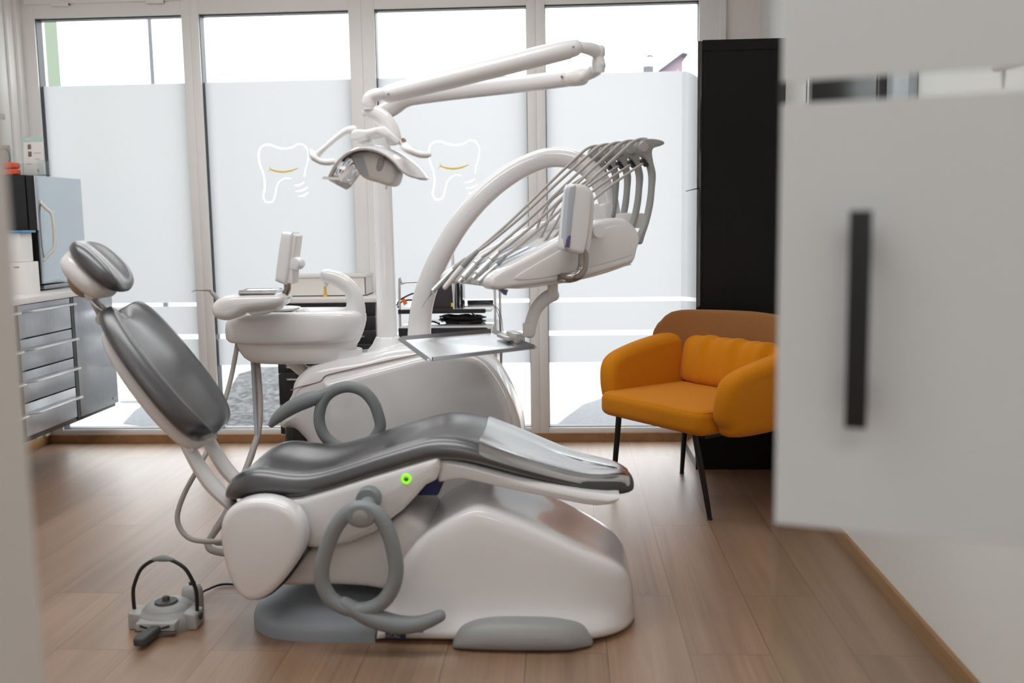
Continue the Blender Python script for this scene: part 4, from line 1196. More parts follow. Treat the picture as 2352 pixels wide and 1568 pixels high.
# headrest on its jointed arm
b = new()
ha = [at(239, 733, 3.06), at(222, 700, 3.06), at(211, 676, 3.06), at(204, 655, 3.06)]
tube(b, [ha[0], ha[1], ha[2]], [.017, .018, .017], n=14, flat=.75)
arm_ = obj('headrest_arm', b, 'grey_light', t)
for q in (ha[0], ha[2] + Vector((.004, 0, .0))):
    b = new(); lathe(b, [(.001, -.026), (.016, -.026), (.018, -.022), (.018, .022), (.016, .026), (.001, .026)], q, (0, 1, 0)); obj('joint', b, 'offwhite', arm_)
b = new()
for dy in (-.018, .018):
    tube(b, [at(205, 660, 3.06) + Vector((0, dy, 0)), at(214, 686, 3.06) + Vector((0, dy, 0)), at(232, 706, 3.06) + Vector((0, dy, 0)), at(250, 716, 3.06) + Vector((0, dy, 0))], .0055, n=8)
    tube(b, [at(199, 640, 3.06) + Vector((0, dy, 0)), at(206, 668, 3.06) + Vector((0, dy, 0))], .0055, n=8, sub=1)
obj('link_rods', b, 'chrome', arm_)
HD0, HD1 = at(287, 673, 2.95), at(170, 556, 2.95)
HD = (HD1 - HD0); HD.y = 0; HL = HD.length; HD.normalize(); HN = Vector((HD.z, 0, -HD.x))
if HN.x < 0: HN = -HN
HC_ = (HD0 + HD1) / 2 - HN * .022 + Vector((-.022, 0, .010)); HC_.y = 3.03
def hp(a, lat, n): return HC_ + HD * a + Vector((0, lat, 0)) + HN * n
# kidney pad: superellipsoid with a shallow trough
b = new(); loops = []
for i in range(17):
    u = -1 + 2 * i / 16
    e = max(0, 1 - abs(u) ** 2.3) ** .5
    L = []
    hw = .102 * (.25 + .75 * e); T = .045 * (.12 + .88 * e)
    for k in range(28):
        a = 2 * PI * k / 28
        ca, sa = math.cos(a), math.sin(a)
        lat = hw * math.copysign(abs(ca) ** .75, ca)
        nn = T * math.copysign(abs(sa) ** .8, sa) * (1.0 if sa > 0 else .55)
        if sa > 0: nn += -.020 * math.exp(-(lat / .045) ** 2) * e + .005 * math.exp(-((abs(lat) - .075) / .03) ** 2) * e
        L.append(hp(u * HL * .5, lat, nn + .008))
    loops.append(L)
loft(b, loops); head = obj('headrest', b, 'leather', t, angle=180, subsurf=1, label='dark grey padded headrest')
b = new(); loops = []
for i in range(13):
    u = -1 + 2 * i / 12
    e = max(0, 1 - abs(u) ** 2.6) ** .5
    L = []
    for k in range(24):
        a = 2 * PI * k / 24; ca, sa = math.cos(a), math.sin(a)
        L.append(hp(u * HL * .44 + .008, .098 * (.15 + .85 * e) * math.copysign(abs(ca) ** .7, ca), -.034 + .044 * (.15 + .85 * e) * math.copysign(abs(sa) ** .8, sa)))
    loops.append(L)
loft(b, loops); obj('headrest_shell', b, 'white_plastic', head, angle=70, subsurf=1, label='white shell behind the headrest')
b = new(); q = [at(172, 618, 3.05), at(168, 634, 3.05), at(177, 655, 3.05), at(194, 668, 3.05), at(204, 660, 3.05)]
tube(b, q, [.006, .011, .013, .012, .008], n=16, flat=1.8, up=(0, 1, 0)); obj('headrest_lever', b, 'strap_brown', head, angle=70, label='brown lever behind the headrest')

# --- armrests: near one hanging down, far one standing up
def armrest(loop_px, hook_px, Y, name, ry=.021, rl=None, m='grey_plastic', pivot=None):
    b = new()
    C = [at(a, c, Y) for a, c in loop_px]
    tube(b, C, rl if rl else ry, n=16, sub=5, closed=True, up=(0, 1, 0))
    if hook_px:
        for H in hook_px:
            tube(b, [at(a, c, Y) for a, c, r in H], [r for a, c, r in H], n=16, sub=5, up=(0, 1, 0))
    o = obj(name, b, m, t, angle=80)
    return o
arm1 = armrest([(830, 1166), (798, 1178), (770, 1212), (752, 1255), (740, 1300), (741, 1340), (762, 1376), (800, 1397), (842, 1399), (878, 1382), (901, 1350), (910, 1310), (905, 1268), (892, 1222), (868, 1182)],
        [[(790, 1385, .020), (838, 1412, .026), (880, 1426, .029), (920, 1434, .027), (955, 1433, .024), (985, 1425, .021), (1010, 1414, .018)]], 2.74, 'armrest', .0225)
b = new(); q = at(831, 1180, 2.74); slab(b, [(q.x + x, q.z + z) for x, z in superellipse(24, .044, .036, 2.2)], XZ(2.717), .036, .010)
lathe(b, [(.026, -.026), (.026, .10)][::-1], (q.x, 2.75, q.z), (0, 1, 0)); obj('armrest_pivot', b, 'grey_plastic', arm1, angle=60)
b = new(); lathe(b, [(.0001, -.0015), (.02, -.0015), (.022, 0), (.02, .001)], (q.x, 2.7165, q.z - .004), (0, 1, 0)); obj('pivot_cap', b, 'grey_mid', arm1)
b = new(); q2 = at(843, 1150, 2.83); lathe(b, [(.001, -.01), (.034, -.01), (.037, 0), (.037, .06)], (q2.x, 2.84, q2.z), (0, 1, 0)); obj('pivot_socket', b, 'grey_plastic', arm1)
YA2 = 3.40
arm2 = armrest([(872, 985), (868, 950), (855, 920), (832, 897), (800, 888), (768, 896), (745, 916), (734, 948), (736, 980), (752, 1008), (790, 1030), (840, 1025)],
        [[(755, 905, .017), (715, 916, .027), (680, 930, .027), (652, 947, .024), (634, 962, .019), (624, 974, .012)], [(780, 893, .016), (745, 905, .02), (715, 920, .02)]], YA2, 'armrest', .0205)

# ================================================================ dental unit: body, column, rinsing bowl, assistant panel
YU = 3.62
t = thing('dental_unit', (-.62, YU + .2, 0), 'white water unit with tall column and rinsing bowl behind the treatment chair', 'dental unit')
unit = t
body = pslab('unit_body', [(672, 882), (690, 858), (716, 840), (760, 829), (830, 818), (900, 800), (1000, 792), (1080, 808), (1128, 840), (1160, 888), (1184, 940), (1197, 985), (1200, 1060), (1190, 1290), (720, 1290), (706, 1100), (702, 1024), (690, 1004), (672, 988), (646, 984), (640, 962), (655, 930), (668, 905)], YU, YU + .34, .06, 'white_plastic', t, curve=3, yt=YU + .03)
# inset cover line and raised front cover
solid('front_cover', [(742, 885), (748, 875), (800, 862), (900, 836), (985, 815), (1050, 812), (1098, 826), (1130, 858), (1155, 900), (1172, 945), (1178, 1000), (1176, 1080), (1170, 1240), (760, 1240), (742, 1100), (738, 960)], YU - .035, YU + .04, .03, 'white_plastic', t, curve=2, label='smooth white front cover')
pts = [(668, 896), (690, 888), (722, 880), (738, 874), (746, 864), (762, 858), (830, 842), (920, 822), (985, 808)]
b = new(); tube(b, [at(a, c, YU - .0) for a, c in pts], .0022, n=6); obj('cover_joint', b, 'strap_brown', body)
# dark recess under the left end of the body
q = at(672, 1000, YU + .02); b = box(at(650, 1000, YU).x, at(705, 1000, YU).x, YU + .02, YU + .2, at(670, 1060, YU).z, at(670, 985, YU).z, bev=.01); obj('connection_recess', b, 'black', body)
b = new(); tube(b, [at(664, 985, YU), at(666, 1010, YU), at(664, 1050, YU)], .014, n=10); obj('connector', b, 'acrylic', body)
# collar and column
c0 = at(890, 772, 3.85)
b = new(); loops = []
for k, (dz_, rx, ry, dx) in enumerate([(-.115, .135, .14, -.004), (-.09, .115, .125, -.003), (-.06, .085, .10, -.002), (-.03, .06, .075, 0), (-.004, .047, .052, 0), (0, .044, .048, 0)]):
    loops.append([Vector((c0.x + dx + x, 3.85 + y, c0.z + dz_)) for x, y in superellipse(32, rx, ry, 2.2)])
loft(b, loops); obj('column_collar', b, 'white_plastic', body, angle=75)
ptop = at(893, 275, 3.85)
b = new(); lathe(b, [(.0405, c0.z - .02), (.0405, c0.z + .004), (.0385, c0.z + .006), (.0345, ptop.z + .0)], (c0.x, 3.85, 0), n=32); obj('column', b, 'white_plastic', t, angle=60)
# rinsing bowl housing: upper and lower shells, curved spout
YBW = 3.60
def shell(name, P, depth, m, ylo, p=3.0, par=t):
    """loft of horizontal rounded-rectangle slices: P = [(left px, right px, y px, depth factor)]"""
    b = new(); loops = []
    for l, r, y, k in P:
        a, c = at(l, y, ylo + .02 + depth / 2), at(r, y, ylo + .02 + depth / 2)
        cx_ = (a.x + c.x) / 2; hx = (c.x - a.x) / 2
        loops.append([Vector((cx_ + u, ylo + .02 + depth / 2 + v * k, a.z)) for u, v in superellipse(36, hx, depth / 2, p)])
    loft(b, loops)
    return obj(name, b, m, par, angle=60)
bowl = shell('bowl_housing', [(560, 800, 783, .9), (534, 818, 781, .97), (527, 828, 774, 1), (525, 834, 758, 1), (526, 838, 740, 1), (532, 838, 727, .98), (543, 834, 719, .95), (560, 826, 714, .9), (580, 806, 712, .8), (600, 790, 716, .7)], .27, 'white_plastic', YBW, 3.2)
shell('bowl_underside', [(595, 800, 829, .75), (580, 809, 827, .82), (566, 813, 818, .88), (552, 817, 800, .92), (545, 821, 784, .93), (545, 822, 770, .93)], .25, 'white_satin', YBW + .01, 2.8, bowl)
b = new()
YS = YBW + .14
tube(b, [at(798, 768, YS + .01), at(809, 742, YS + .005), at(817, 708, YS), at(812, 676, YS), at(796, 654, YS), at(774, 640, YS), (at(752, 634, YS)), at(746, 635, YS)], [.046, .044, .033, .0275, .0265, .026, .0245, .022], n=20, flat=1.15, up=(0, 1, 0))
tube(b, [at(800, 712, YS), at(790, 716, YS), at(770, 720, YS)], [.016, .016, .01], n=12)
obj('spout_arm', b, 'white_plastic', bowl, angle=75)
b = new(); q = at(749, 650, YS); lathe(b, [(.008, -.012), (.009, 0), (.012, .01)], (q.x, YS, q.z)); obj('spout_nozzle', b, 'white_satin', bowl)
b = new(); slab(b, fillet([(at(681, 710, YS).x, at(681, 710, YS).z), (at(686, 723, YS).x, at(686, 723, YS).z), (at(714, 724, YS).x, at(714, 724, YS).z), (at(709, 714, YS).x, at(709, 714, YS).z), (at(700, 707, YS).x, at(700, 707, YS).z)], .004), XZ(YS - .02), .04, .006); obj('cup_rest', b, 'white_plastic', bowl)
b = new(); lathe(b, [(.001, 0), (.045, .0), (.075, .008), (.082, .016), (.078, .017), (.045, .006)], ((at(640, 715, YS).x), YS + .01, at(640, 716, YS).z)); obj('bowl', b, 'white_plastic', bowl, label='round white rinsing bowl')
# support neck from the body to the bowl
b = new(); tube(b, [at(790, 845, YBW + .14), at(790, 825, YBW + .14), at(790, 800, YBW + .14)], [.085, .07, .07], n=24, sub=3, round_ends=False); obj('bowl_neck', b, 'white_plastic', bowl, angle=60)
b = new(); tube(b, [at(655, 818, YBW + .2), at(680, 838, YBW + .2), at(705, 858, YBW + .2)], [.024, .025, .025], n=16, sub=3); obj('panel_arm', b, 'white_plastic', t)
# assistant panel: holder head, tray, keypad and grey tube
YP = 3.50
hold = pslab('assistant_holder', [(486, 705), (492, 693), (508, 682), (540, 676), (600, 674), (640, 674), (652, 682), (650, 696), (636, 706), (600, 712), (566, 716), (545, 728), (522, 736), (500, 733), (488, 722)], YP, YP + .15, .03, 'white_plastic', t, curve=3, label='white assistant instrument holder')
pslab('holder_foot', [(560, 712), (640, 700), (636, 712), (610, 722), (580, 726)], YP + .03, YP + .12, .008, 'white_satin', hold, rnd=.004)
a0 = at(546, 672, YP + .03)
b = new(); P = [(at(545, 672, YP).x, YP + .01), (at(628, 672, YP).x, YP + .01), (at(650, 672, YP + .14).x, YP + .14), (at(566, 672, YP + .14).x, YP + .14)]
slab(b, P, XY(a0.z - .004), .008, .001); s = obj('holder_tray', b, 'steel_tray', hold, label='small steel tray')
b = new(); Pi = inset(P, .006); tube(b, [Vector((p[0], p[1], a0.z + .006)) for p in inset(P, .003)], .0025, n=6, sub=1, closed=True); obj('tray_rim', b, 'steel_bright', s)
b = new(); tube(b, [at(660, 648, YP + .07), at(660, 664, YP + .07), at(652, 680, YP + .07), at(640, 692, YP + .07)], .0125, n=14); obj('panel_tube', b, 'bronze_tube', hold, label='grey metal tube')
kp = pslab('assistant_keypad', [(646, 537), (652, 534), (668, 535), (672, 540), (664, 610), (658, 650), (650, 652), (634, 646), (632, 640), (638, 590)], YP + .02, YP + .13, .010, 'white_plastic', t, curve=2, label='white tilted keypad of the assistant panel')
pslab('keypad_back', [(668, 540), (680, 538), (682, 543), (676, 590), (672, 652), (656, 650), (664, 600)], YP + .03, YP + .12, .008, 'white_satin', kp, rnd=.003)
b = new(); q = at(678, 605, YP + .05); lathe(b, [(.001, -.032), (.02, -.03), (.024, -.02), (.024, .05), (.001, .055)], (q.x - .003, YP + .06, q.z), (0, 1, 0)); obj('keypad_knob', b, 'white_plastic', kp)
# syringe sticking out on the left
b = new(); tube(b, [at(505, 695, YP + .05), at(497, 683, YP + .05), at(487, 672, YP + .05)], [.0095, .009, .0075], n=12); g = obj('syringe', b, 'grey_mid', hold, label='grey air water syringe')
b = new(); tube(b, [at(487, 671, YP + .05), at(478, 667, YP + .05), at(462, 667, YP + .05), at(448, 667, YP + .05), at(441, 670, YP + .05)], [.006, .004, .0022, .0018, .0012], n=8); obj('syringe_tip', b, 'chrome', g)
# suction hoses
def hose(name, pts, r, m, par, ribs=.10, step=.0032):
    C = [Vector(c) for c in cr_curve([tuple(p) for p in pts], 24)]
    # resample evenly so that the ribs keep their spacing
    out = [C[0]]; acc = 0
    for a, c in zip(C, C[1:]):
        d = (c - a).length
        if d < 1e-9: continue
        while acc + d >= step:
            f = (step - acc) / d; a = a.lerp(c, f); out.append(a.copy()); d = (c - a).length; acc = 0
            if d < 1e-9: break
        acc += d
    b = new(); tube(b, out, r, n=10, sub=1, ribs=ribs)
    return obj(name, b, m, par, angle=80)
hose('suction_hose', [at(546, 785, 3.70), at(541, 815, 3.69), at(530, 870, 3.66), at(513, 930, 3.62), at(490, 1005, 3.54), at(460, 1066, 3.38), at(425, 1130, 3.30), at(408, 1180, 3.26), at(413, 1212, 3.24), at(436, 1236, 3.22), at(475, 1243, 3.2), at(520, 1240, 3.2), at(560, 1225, 3.22)], .0085, 'hose', unit)
hose('suction_hose', [at(588, 815, 3.74), at(592, 850, 3.73), at(597, 930, 3.70), at(593, 990, 3.66), at(582, 1030, 3.60), at(560, 1090, 3.52), at(520, 1180, 3.4), at(484, 1235, 3.34), at(478, 1252, 3.32), at(492, 1265, 3.30), at(540, 1270, 3.28), at(580, 1250, 3.25)], .0118, 'hose', unit)
b = new(); tube(b, [at(579, 812, 3.72), at(583, 880, 3.70), at(586, 940, 3.68), at(589, 1000, 3.64), at(586, 1020, 3.62), at(575, 1060, 3.56), at(520, 1170, 3.42), at(488, 1225, 3.38), at(500, 1248, 3.34), at(560, 1240, 3.3)], .0075, n=10); obj('air_hose', b, 'hose_grey', unit)

# ================================================================ operating lamp on the column
t = thing('operating_lamp', (ptop.x, 3.85, ptop.z), 'white operating lamp on a folded double arm above the treatment chair', 'lamp')
b = new(); q = ptop
YE = 3.30
e_in = at(1330, 180, YE)
r0 = .0345
tube(b, [Vector((c0.x, 3.85, ptop.z - .005)), Vector((c0.x + .004, 3.85, at(895, 262, 3.85).z)), at(907, 243, 3.83), at(935, 226, 3.79), at(990, 217, 3.72), at(1080, 206, 3.61), at(1180, 195, 3.49), at(1270, 184, 3.37), at(1318, 178, 3.31)], [.0345, .034, .033, .032, .031, .030, .029, .028, .027], n=20, sub=6, round_ends=False)
rear = obj('rear_arm', b, 'white_plastic', t, angle=75)
b = new(); tube(b, [at(1316, 178, 3.312), at(1334, 176, 3.29)], [.0285, .0285], n=20, sub=1); obj('end_cap', b, 'white_satin', rear)
for px, py in ((1290, 176), (1309, 174)):
    q = at(px, py, 3.30); b = new(); lathe(b, [(.0001, -.002), (.0035, -.002), (.0035, .01)], (q.x, q.y - .0, q.z), (0, 1, 0)); obj('screw', b, 'bronze_tube', rear)
# elbow
b = new(); tube(b, [at(1336, 178, 3.28), at(1352, 170, 3.25), at(1368, 160, 3.22), at(1376, 150, 3.2)], [.016, .019, .021, .022], n=18, flat=1.0)
lathe(b, [(.001, -.022), (.020, -.02), (.0215, -.012), (.0215, .022), (.019, .026), (.019, .034), (.001, .034)], at(1374, 152, 3.2), n=24)
low = obj('elbow_lower', b, 'white_plastic', t, angle=60)
b = new(); lathe(b, [(.0185, -.0015), (.0195, -.0015), (.0195, .0015), (.0185, .0015)], at(1374, 137.5, 3.2) + Vector((0, 0, .0)), n=24); obj('elbow_ring', b, 'strap_brown', low)
b = new(); lathe(b, [(.001, -.018), (.019, -.018), (.019, -.010), (.0225, -.005), (.0225, .016), (.017, .024), (.001, .026)], at(1374, 123, 3.2), n=24)
tube(b, [at(1374, 120, 3.2), at(1360, 114, 3.18), at(1345, 110, 3.16), at(1334, 108, 3.15)], [.021, .021, .019, .018], n=18)
up_ = obj('elbow_upper', b, 'white_plastic', t, angle=60)
# spring arm coming forward to the lamp
F0, F1 = at(1318, 110, 3.14), at(893, 216, 2.98)
b = new(); dF = F1 - F0
tube(b, [F0, F0 + dF * .04, F0 + dF * .07], [.0275, .0285, .029], n=22, sub=3)
tube(b, [F1, F1 - dF * .05, F1 - dF * .07], [.0255, .027, .0275], n=22, sub=3)
tube(b, [F0 + dF * .03, F0 + dF * .3, F0 + dF * .6, F0 + dF * .96], [.0305, .031, .0305, .028], n=24, sub=3, round_ends=False)
fr = obj('spring_arm', b, 'white_plastic', t, angle=60)
for px, py, Y in ((1317, 108, 3.112), (892, 216, 2.952)):
    q = at(px, py, Y); b = new(); lathe(b, [(.0001, -.003), (.003, -.003), (.003, .01)], q, (0, 1, 0)); obj('screw', b, 'bronze_tube', fr)
# lamp knuckle and bow
YL_ = 2.96
b = new(); tube(b, [at(885, 216, 2.975), at(868, 217, YL_), at(852, 224, YL_), at(848, 238, YL_)], [.016, .0185, .020, .020], n=18, flat=1.0); kn = obj('knuckle', b, 'white_plastic', t, angle=70)
b = new(); lathe(b, [(.001, -.009), (.0195, -.008), (.0195, -.001), (.0185, -.001), (.0185, .001), (.0195, .001), (.0195, .012), (.001, .013)], at(849, 246, YL_), n=24); obj('swivel', b, 'white_satin', kn, angle=50)
b = new(); tube(b, [at(838, 261, YL_), at(850, 258, YL_), at(866, 262, YL_), at(884, 278, YL_), at(898, 300, YL_), at(906, 322, YL_)], [.008, .014, .016, .017, .017, .015], n=14, flat=1.5, up=(0, 1, 0)); obj('bow', b, 'white_plastic', t, angle=70)
# head: curved hood, reflectors, centre housing, handles
YH = 2.90
HOOD = [(735, 411), (744, 393), (760, 366), (784, 341), (808, 328), (833, 323), (862, 326), (892, 337), (920, 353), (945, 373), (961, 390), (972, 406)]
RIM = [(737, 412), (748, 397), (767, 373), (788, 355), (810, 344), (835, 340), (862, 344), (886, 355), (905, 371), (918, 388), (940, 403), (971, 407)]
C1 = cr_curve(HOOD, 3); C2 = cr_curve(RIM, 3); NH = len(C1) - 1
HWD = .118; HYC = YH + HWD
def hood_pt(i, v, low=0.0):
    u = -1 + 2 * i / NH
    hw = HWD * (.10 + .90 * max(0, 1 - abs(u) ** 2.6) ** .6)
    k = abs(v) ** 2.2
    p, q = C1[i], C2[i]
    A1, A2 = at(p[0], p[1], YH), at(q[0], q[1], YH)
    x = A1.x + (A2.x - A1.x) * k; z = A1.z + (A2.z - A1.z) * k
    j0, j1 = max(i - 1, 0), min(i + 1, NH)
    d = at(C1[j1][0], C1[j1][1], YH) - at(C1[j0][0], C1[j0][1], YH); d.y = 0; d.normalize()
    nrm = Vector((d.z, 0, -d.x))
    if nrm.z > 0: nrm = -nrm
    lean = (v + 1) / 2 * max(0, .5 - u * .75) / 1.25
    return Vector((x + .040 * lean, HYC + v * hw, z - .024 * lean)) + nrm * low
b = new(); loops = []
for i in range(NH + 1):
    L = [hood_pt(i, v) for v in (-1, -.9, -.65, -.3, 0, .3, .65, .9, 1)]
    L += [hood_pt(i, v, .007) for v in (.97, .6, 0, -.6, -.97)]
    loops.append(L)
loft(b, loops); head = obj('lamp_head', b, 'white_plastic', t, angle=60)
# faceted reflectors under both wings
def reflector(i0, i1, nm):
    b = new(); vs = [-.86, -.62, -.38, -.12, .14, .4, .66, .88]
    V = [[b.verts.new(hood_pt(i, v, .0095)) for v in vs] for i in range(i0, i1)]
    for r0_, r1_ in zip(V, V[1:]):
        for k in range(len(vs) - 1): b.faces.new((r0_[k], r1_[k], r1_[k + 1], r0_[k + 1]))
    bmesh.ops.split_edges(b, edges=b.edges[:])
    for f in b.faces:
        c = f.calc_center_median(); ax = Vector((random.uniform(-1, 1), random.uniform(-1, 1), random.uniform(-1, 1))).normalized()
        bmesh.ops.rotate(b, verts=f.verts[:], cent=c, matrix=Matrix.Rotation(random.uniform(-.2, .2), 3, ax))
    return obj(nm, b, 'reflector', head, smooth=False)
reflector(2, 15, 'reflector'); reflector(19, 31, 'reflector')
b = new(); P = [at(738, 411, YH + .03), at(785, 414, YH + .03), at(813, 384, YH + .03), at(806, 378, YH + .03), at(776, 407, YH + .03), at(744, 405, YH + .03)]
loft(b, [P, [p + Vector((0, .006, 0)) for p in P]]); obj('reflector_lip', b, 'white_satin', head, smooth=False)
core = pslab('lamp_core', [(806, 352), (830, 346), (862, 348), (884, 358), (904, 372), (913, 384), (908, 414), (900, 424), (888, 426), (868, 419), (842, 412), (826, 400), (814, 380)], YH + .055, YH + .19, .016, 'white_satin', head, curve=2)
b = new(); P = [at(814, 358, YH + .0535), at(834, 358, YH + .0535), at(848, 406, YH + .0535), at(829, 398, YH + .0535)]; loft(b, [P, [p + Vector((0, .004, 0)) for p in P]]); obj('light_window', b, 'screen_grey', core, smooth=False)
b = new(); q = at(872, 374, YH + .04); slab(b, [(q.x + x + z * .25, q.z + z) for x, z in superellipse(20, .011, .024, 2.2)], XZ(YH + .052), .01, .003); obj('grip_recess', b, 'grey_light', core)
b = new(); q = at(865, 382, YH + .04); lathe(b, [(.0001, 0), (.003, 0), (.003, .01)], (q.x, YH + .05, q.z), (0, 1, 0)); obj('screw', b, 'bronze_tube', core)
b = new(); q = at(888, 422, YH + .08); tube(b, [q, q - Vector((.002, 0, .014))], .002, n=8, sub=1); obj('toggle', b, 'chrome', core)
pslab('lamp_bracket', [(804, 320), (806, 304), (815, 297), (842, 298), (862, 292), (884, 290), (900, 304), (918, 322), (914, 332), (890, 318), (866, 308), (844, 314), (840, 322), (815, 325)], YH + .03, YH + .15, .008, 'white_plastic', head, rnd=.004)
b = new(); tube(b, [at(812, 298, YH + .06), at(795, 300, YH + .05), at(770, 318, YH + .04), at(745, 340, YH + .03), at(732, 352, YH + .03), at(724, 362, YH + .03)], [.012, .010, .0085, .008, .010, .012], n=12)
tube(b, [at(715, 350, YH + .03), at(720, 360, YH + .02), at(735, 370, YH + .02), at(752, 373, YH + .02), at(764, 371, YH + .03)], [.009, .0095, .009, .009, .009], n=12); obj('handle', b, 'white_plastic', head, angle=70)
b = new(); tube(b, [at(900, 306, YH + .09), at(918, 325, YH + .06), at(930, 334, YH + .04), at(938, 340, YH + .03)], [.010, .009, .008, .009], n=12)
tube(b, [at(927, 338, YH + .03), at(940, 345, YH + .02), at(965, 355, YH + .02), at(984, 356, YH + .03)], [.0095, .0105, .0095, .0085], n=12); obj('handle', b, 'white_plastic', head, angle=70)
b = new(); q = at(927, 322, YH + .05); lathe(b, [(.001, -.012), (.006, -.012), (.006, .012), (.001, .012)], q, (0, 1, 0)); obj('joint_pin', b, 'strap_brown', head)

# ================================================================ instrument table on the arched arm
n0 = at(1128, 655, 3.15)
TU = Vector((.88, .475, 0)).normalized(); TW = Vector((-TU.y, TU.x, 0)); TNEAR = n0.copy()
def tp(px, py, w=0.0):
    return onplane(px, py, TNEAR + TW * w, TW)
def tl(px, py, w=0.0):
    q = tp(px, py, w); return ((q - TNEAR).dot(TU), q.z)
t = thing('instrument_table', (at(1280, 640, 3.3).x, 3.4, .9), 'white instrument table with five whip arms held by an arched arm', 'instrument table')
table = t
TF = lambda w: (Vector((TNEAR.x, TNEAR.y, 0)) + TW * w, TU, Vector((0, 0, 1)), TW)
PN = [(1126, 652), (1130, 640), (1150, 622), (1200, 597), (1250, 570), (1290, 547), (1340, 522), (1385, 505), (1420, 500), (1446, 507), (1464, 526), (1473, 549), (1466, 572), (1460, 596), (1446, 606), (1400, 620), (1330, 640), (1250, 652), (1190, 660), (1150, 666), (1130, 663)]
P2 = [tl(a, c, .0) for a, c in PN]
Q2 = [tuple(q) for q in cr_curve(P2, 3, True)]
TWID = .46
b = new(); slab(b, Q2, TF(0), .075, .016, .02, seg=5); near = obj('near_side_panel', b, 'white_plastic', t, angle=60)
# the far side is the same rail, with a rounder, lower nose
b = new(); slab(b, Q2, TF(TWID - .085), .085, .03, .03, seg=5); far = obj('far_side_panel', b, 'white_plastic', t, angle=60)
# centre bed between the rails
PB_ = [(1142, 654), (1170, 634), (1210, 614), (1290, 574), (1350, 540), (1400, 522), (1440, 520), (1460, 540), (1462, 575), (1440, 602), (1330, 634), (1200, 655), (1150, 662)]
b = new(); slab(b, [tuple(q) for q in cr_curve([tl(a, c) for a, c in PB_], 2, True)], TF(.06), TWID - .12, .004); bed = obj('instrument_bed', b, 'grey_light', t, angle=60)
# silicone mats with grooves
for k in range(5):
    w0 = .085 + k * .064
    e0, e1 = Vector(tl(1185, 626)), Vector(tl(1285, 575))
    d = (e1 - e0).normalized(); nn = Vector((-d.y, d.x))
    b = new(); slab(b, [tuple(e0 + nn * .001), tuple(e1 + nn * .001), tuple(e1 + nn * .009), tuple(e0 + nn * .009)], TF(w0), .05, .003); obj('mat', b, 'screen_grey', bed)
# lower tray line and panel inlay on the near side
PI_ = [(1180, 640), (1230, 606), (1285, 575), (1350, 542), (1400, 520), (1430, 520), (1448, 545), (1452, 580), (1440, 590), (1340, 618), (1240, 640)]
b = new(); slab(b, [tuple(q) for q in cr_curve([tl(a, c) for a, c in PI_], 3, True)], TF(-.003), .02, .004); obj('side_inlay', b, 'white_satin', near, angle=60)
PLW = [(1160, 660), (1250, 648), (1330, 634), (1400, 614), (1457, 600), (1456, 607), (1400, 628), (1330, 646), (1260, 657), (1200, 664)]
b = new(); slab(b, [tuple(q) for q in cr_curve([tl(a, c) for a, c in PLW], 2, True)], TF(.015), TWID - .03, .012); obj('underside', b, 'offwhite', t, angle=60)
b = new(); q = tp(1146, 664, .02); loft(b, [[q, q + Vector((.03, 0, -.002)), q + Vector((.024, 0, -.02))], [q + TW * .02, q + TW * .02 + Vector((.03, 0, -.002)), q + TW * .02 + Vector((.024, 0, -.02))]]); obj('catch', b, 'violet', t, label='small violet plastic catch')
q = tp(1448, 492, .22); b = new(); lathe(b, [(.001, -.05), (.05, -.05), (.055, -.02), (.052, .002), (.03, .006), (.001, .007)], q, n=32); obj('swivel_cap', b, 'white_satin', t, angle=50)
# arched arm from the unit body
YAR = 3.80
b = new()
ARC = [((963, 772), 3.86, .047), ((965, 735), 3.86, .045), ((972, 690), 3.85, .043), ((990, 635), 3.84, .042), ((1018, 575), 3.83, .041), ((1060, 508), 3.82, .040), ((1115, 445), 3.81, .040), ((1180, 395), 3.80, .039), ((1245, 366), 3.79, .038), ((1295, 362), 3.78, .037), ((1340, 378), 3.77, .037), ((1375, 412), 3.76, .037), ((1395, 455), 3.75, .038), ((1402, 500), 3.74, .039)]
tube(b, [at(a[0], a[1], Y) for a, Y, r in ARC], [r for a, Y, r in ARC], n=24, sub=5, round_ends=False)
obj('arched_arm', b, 'white_plastic', t, angle=75)
q = at(1390, 505, 3.74); b = new(); lathe(b, [(.041, .06), (.046, .05), (.046, -.04), (.001, -.05)][::-1], q, n=28); obj('arm_joint', b, 'white_plastic', t, angle=50)
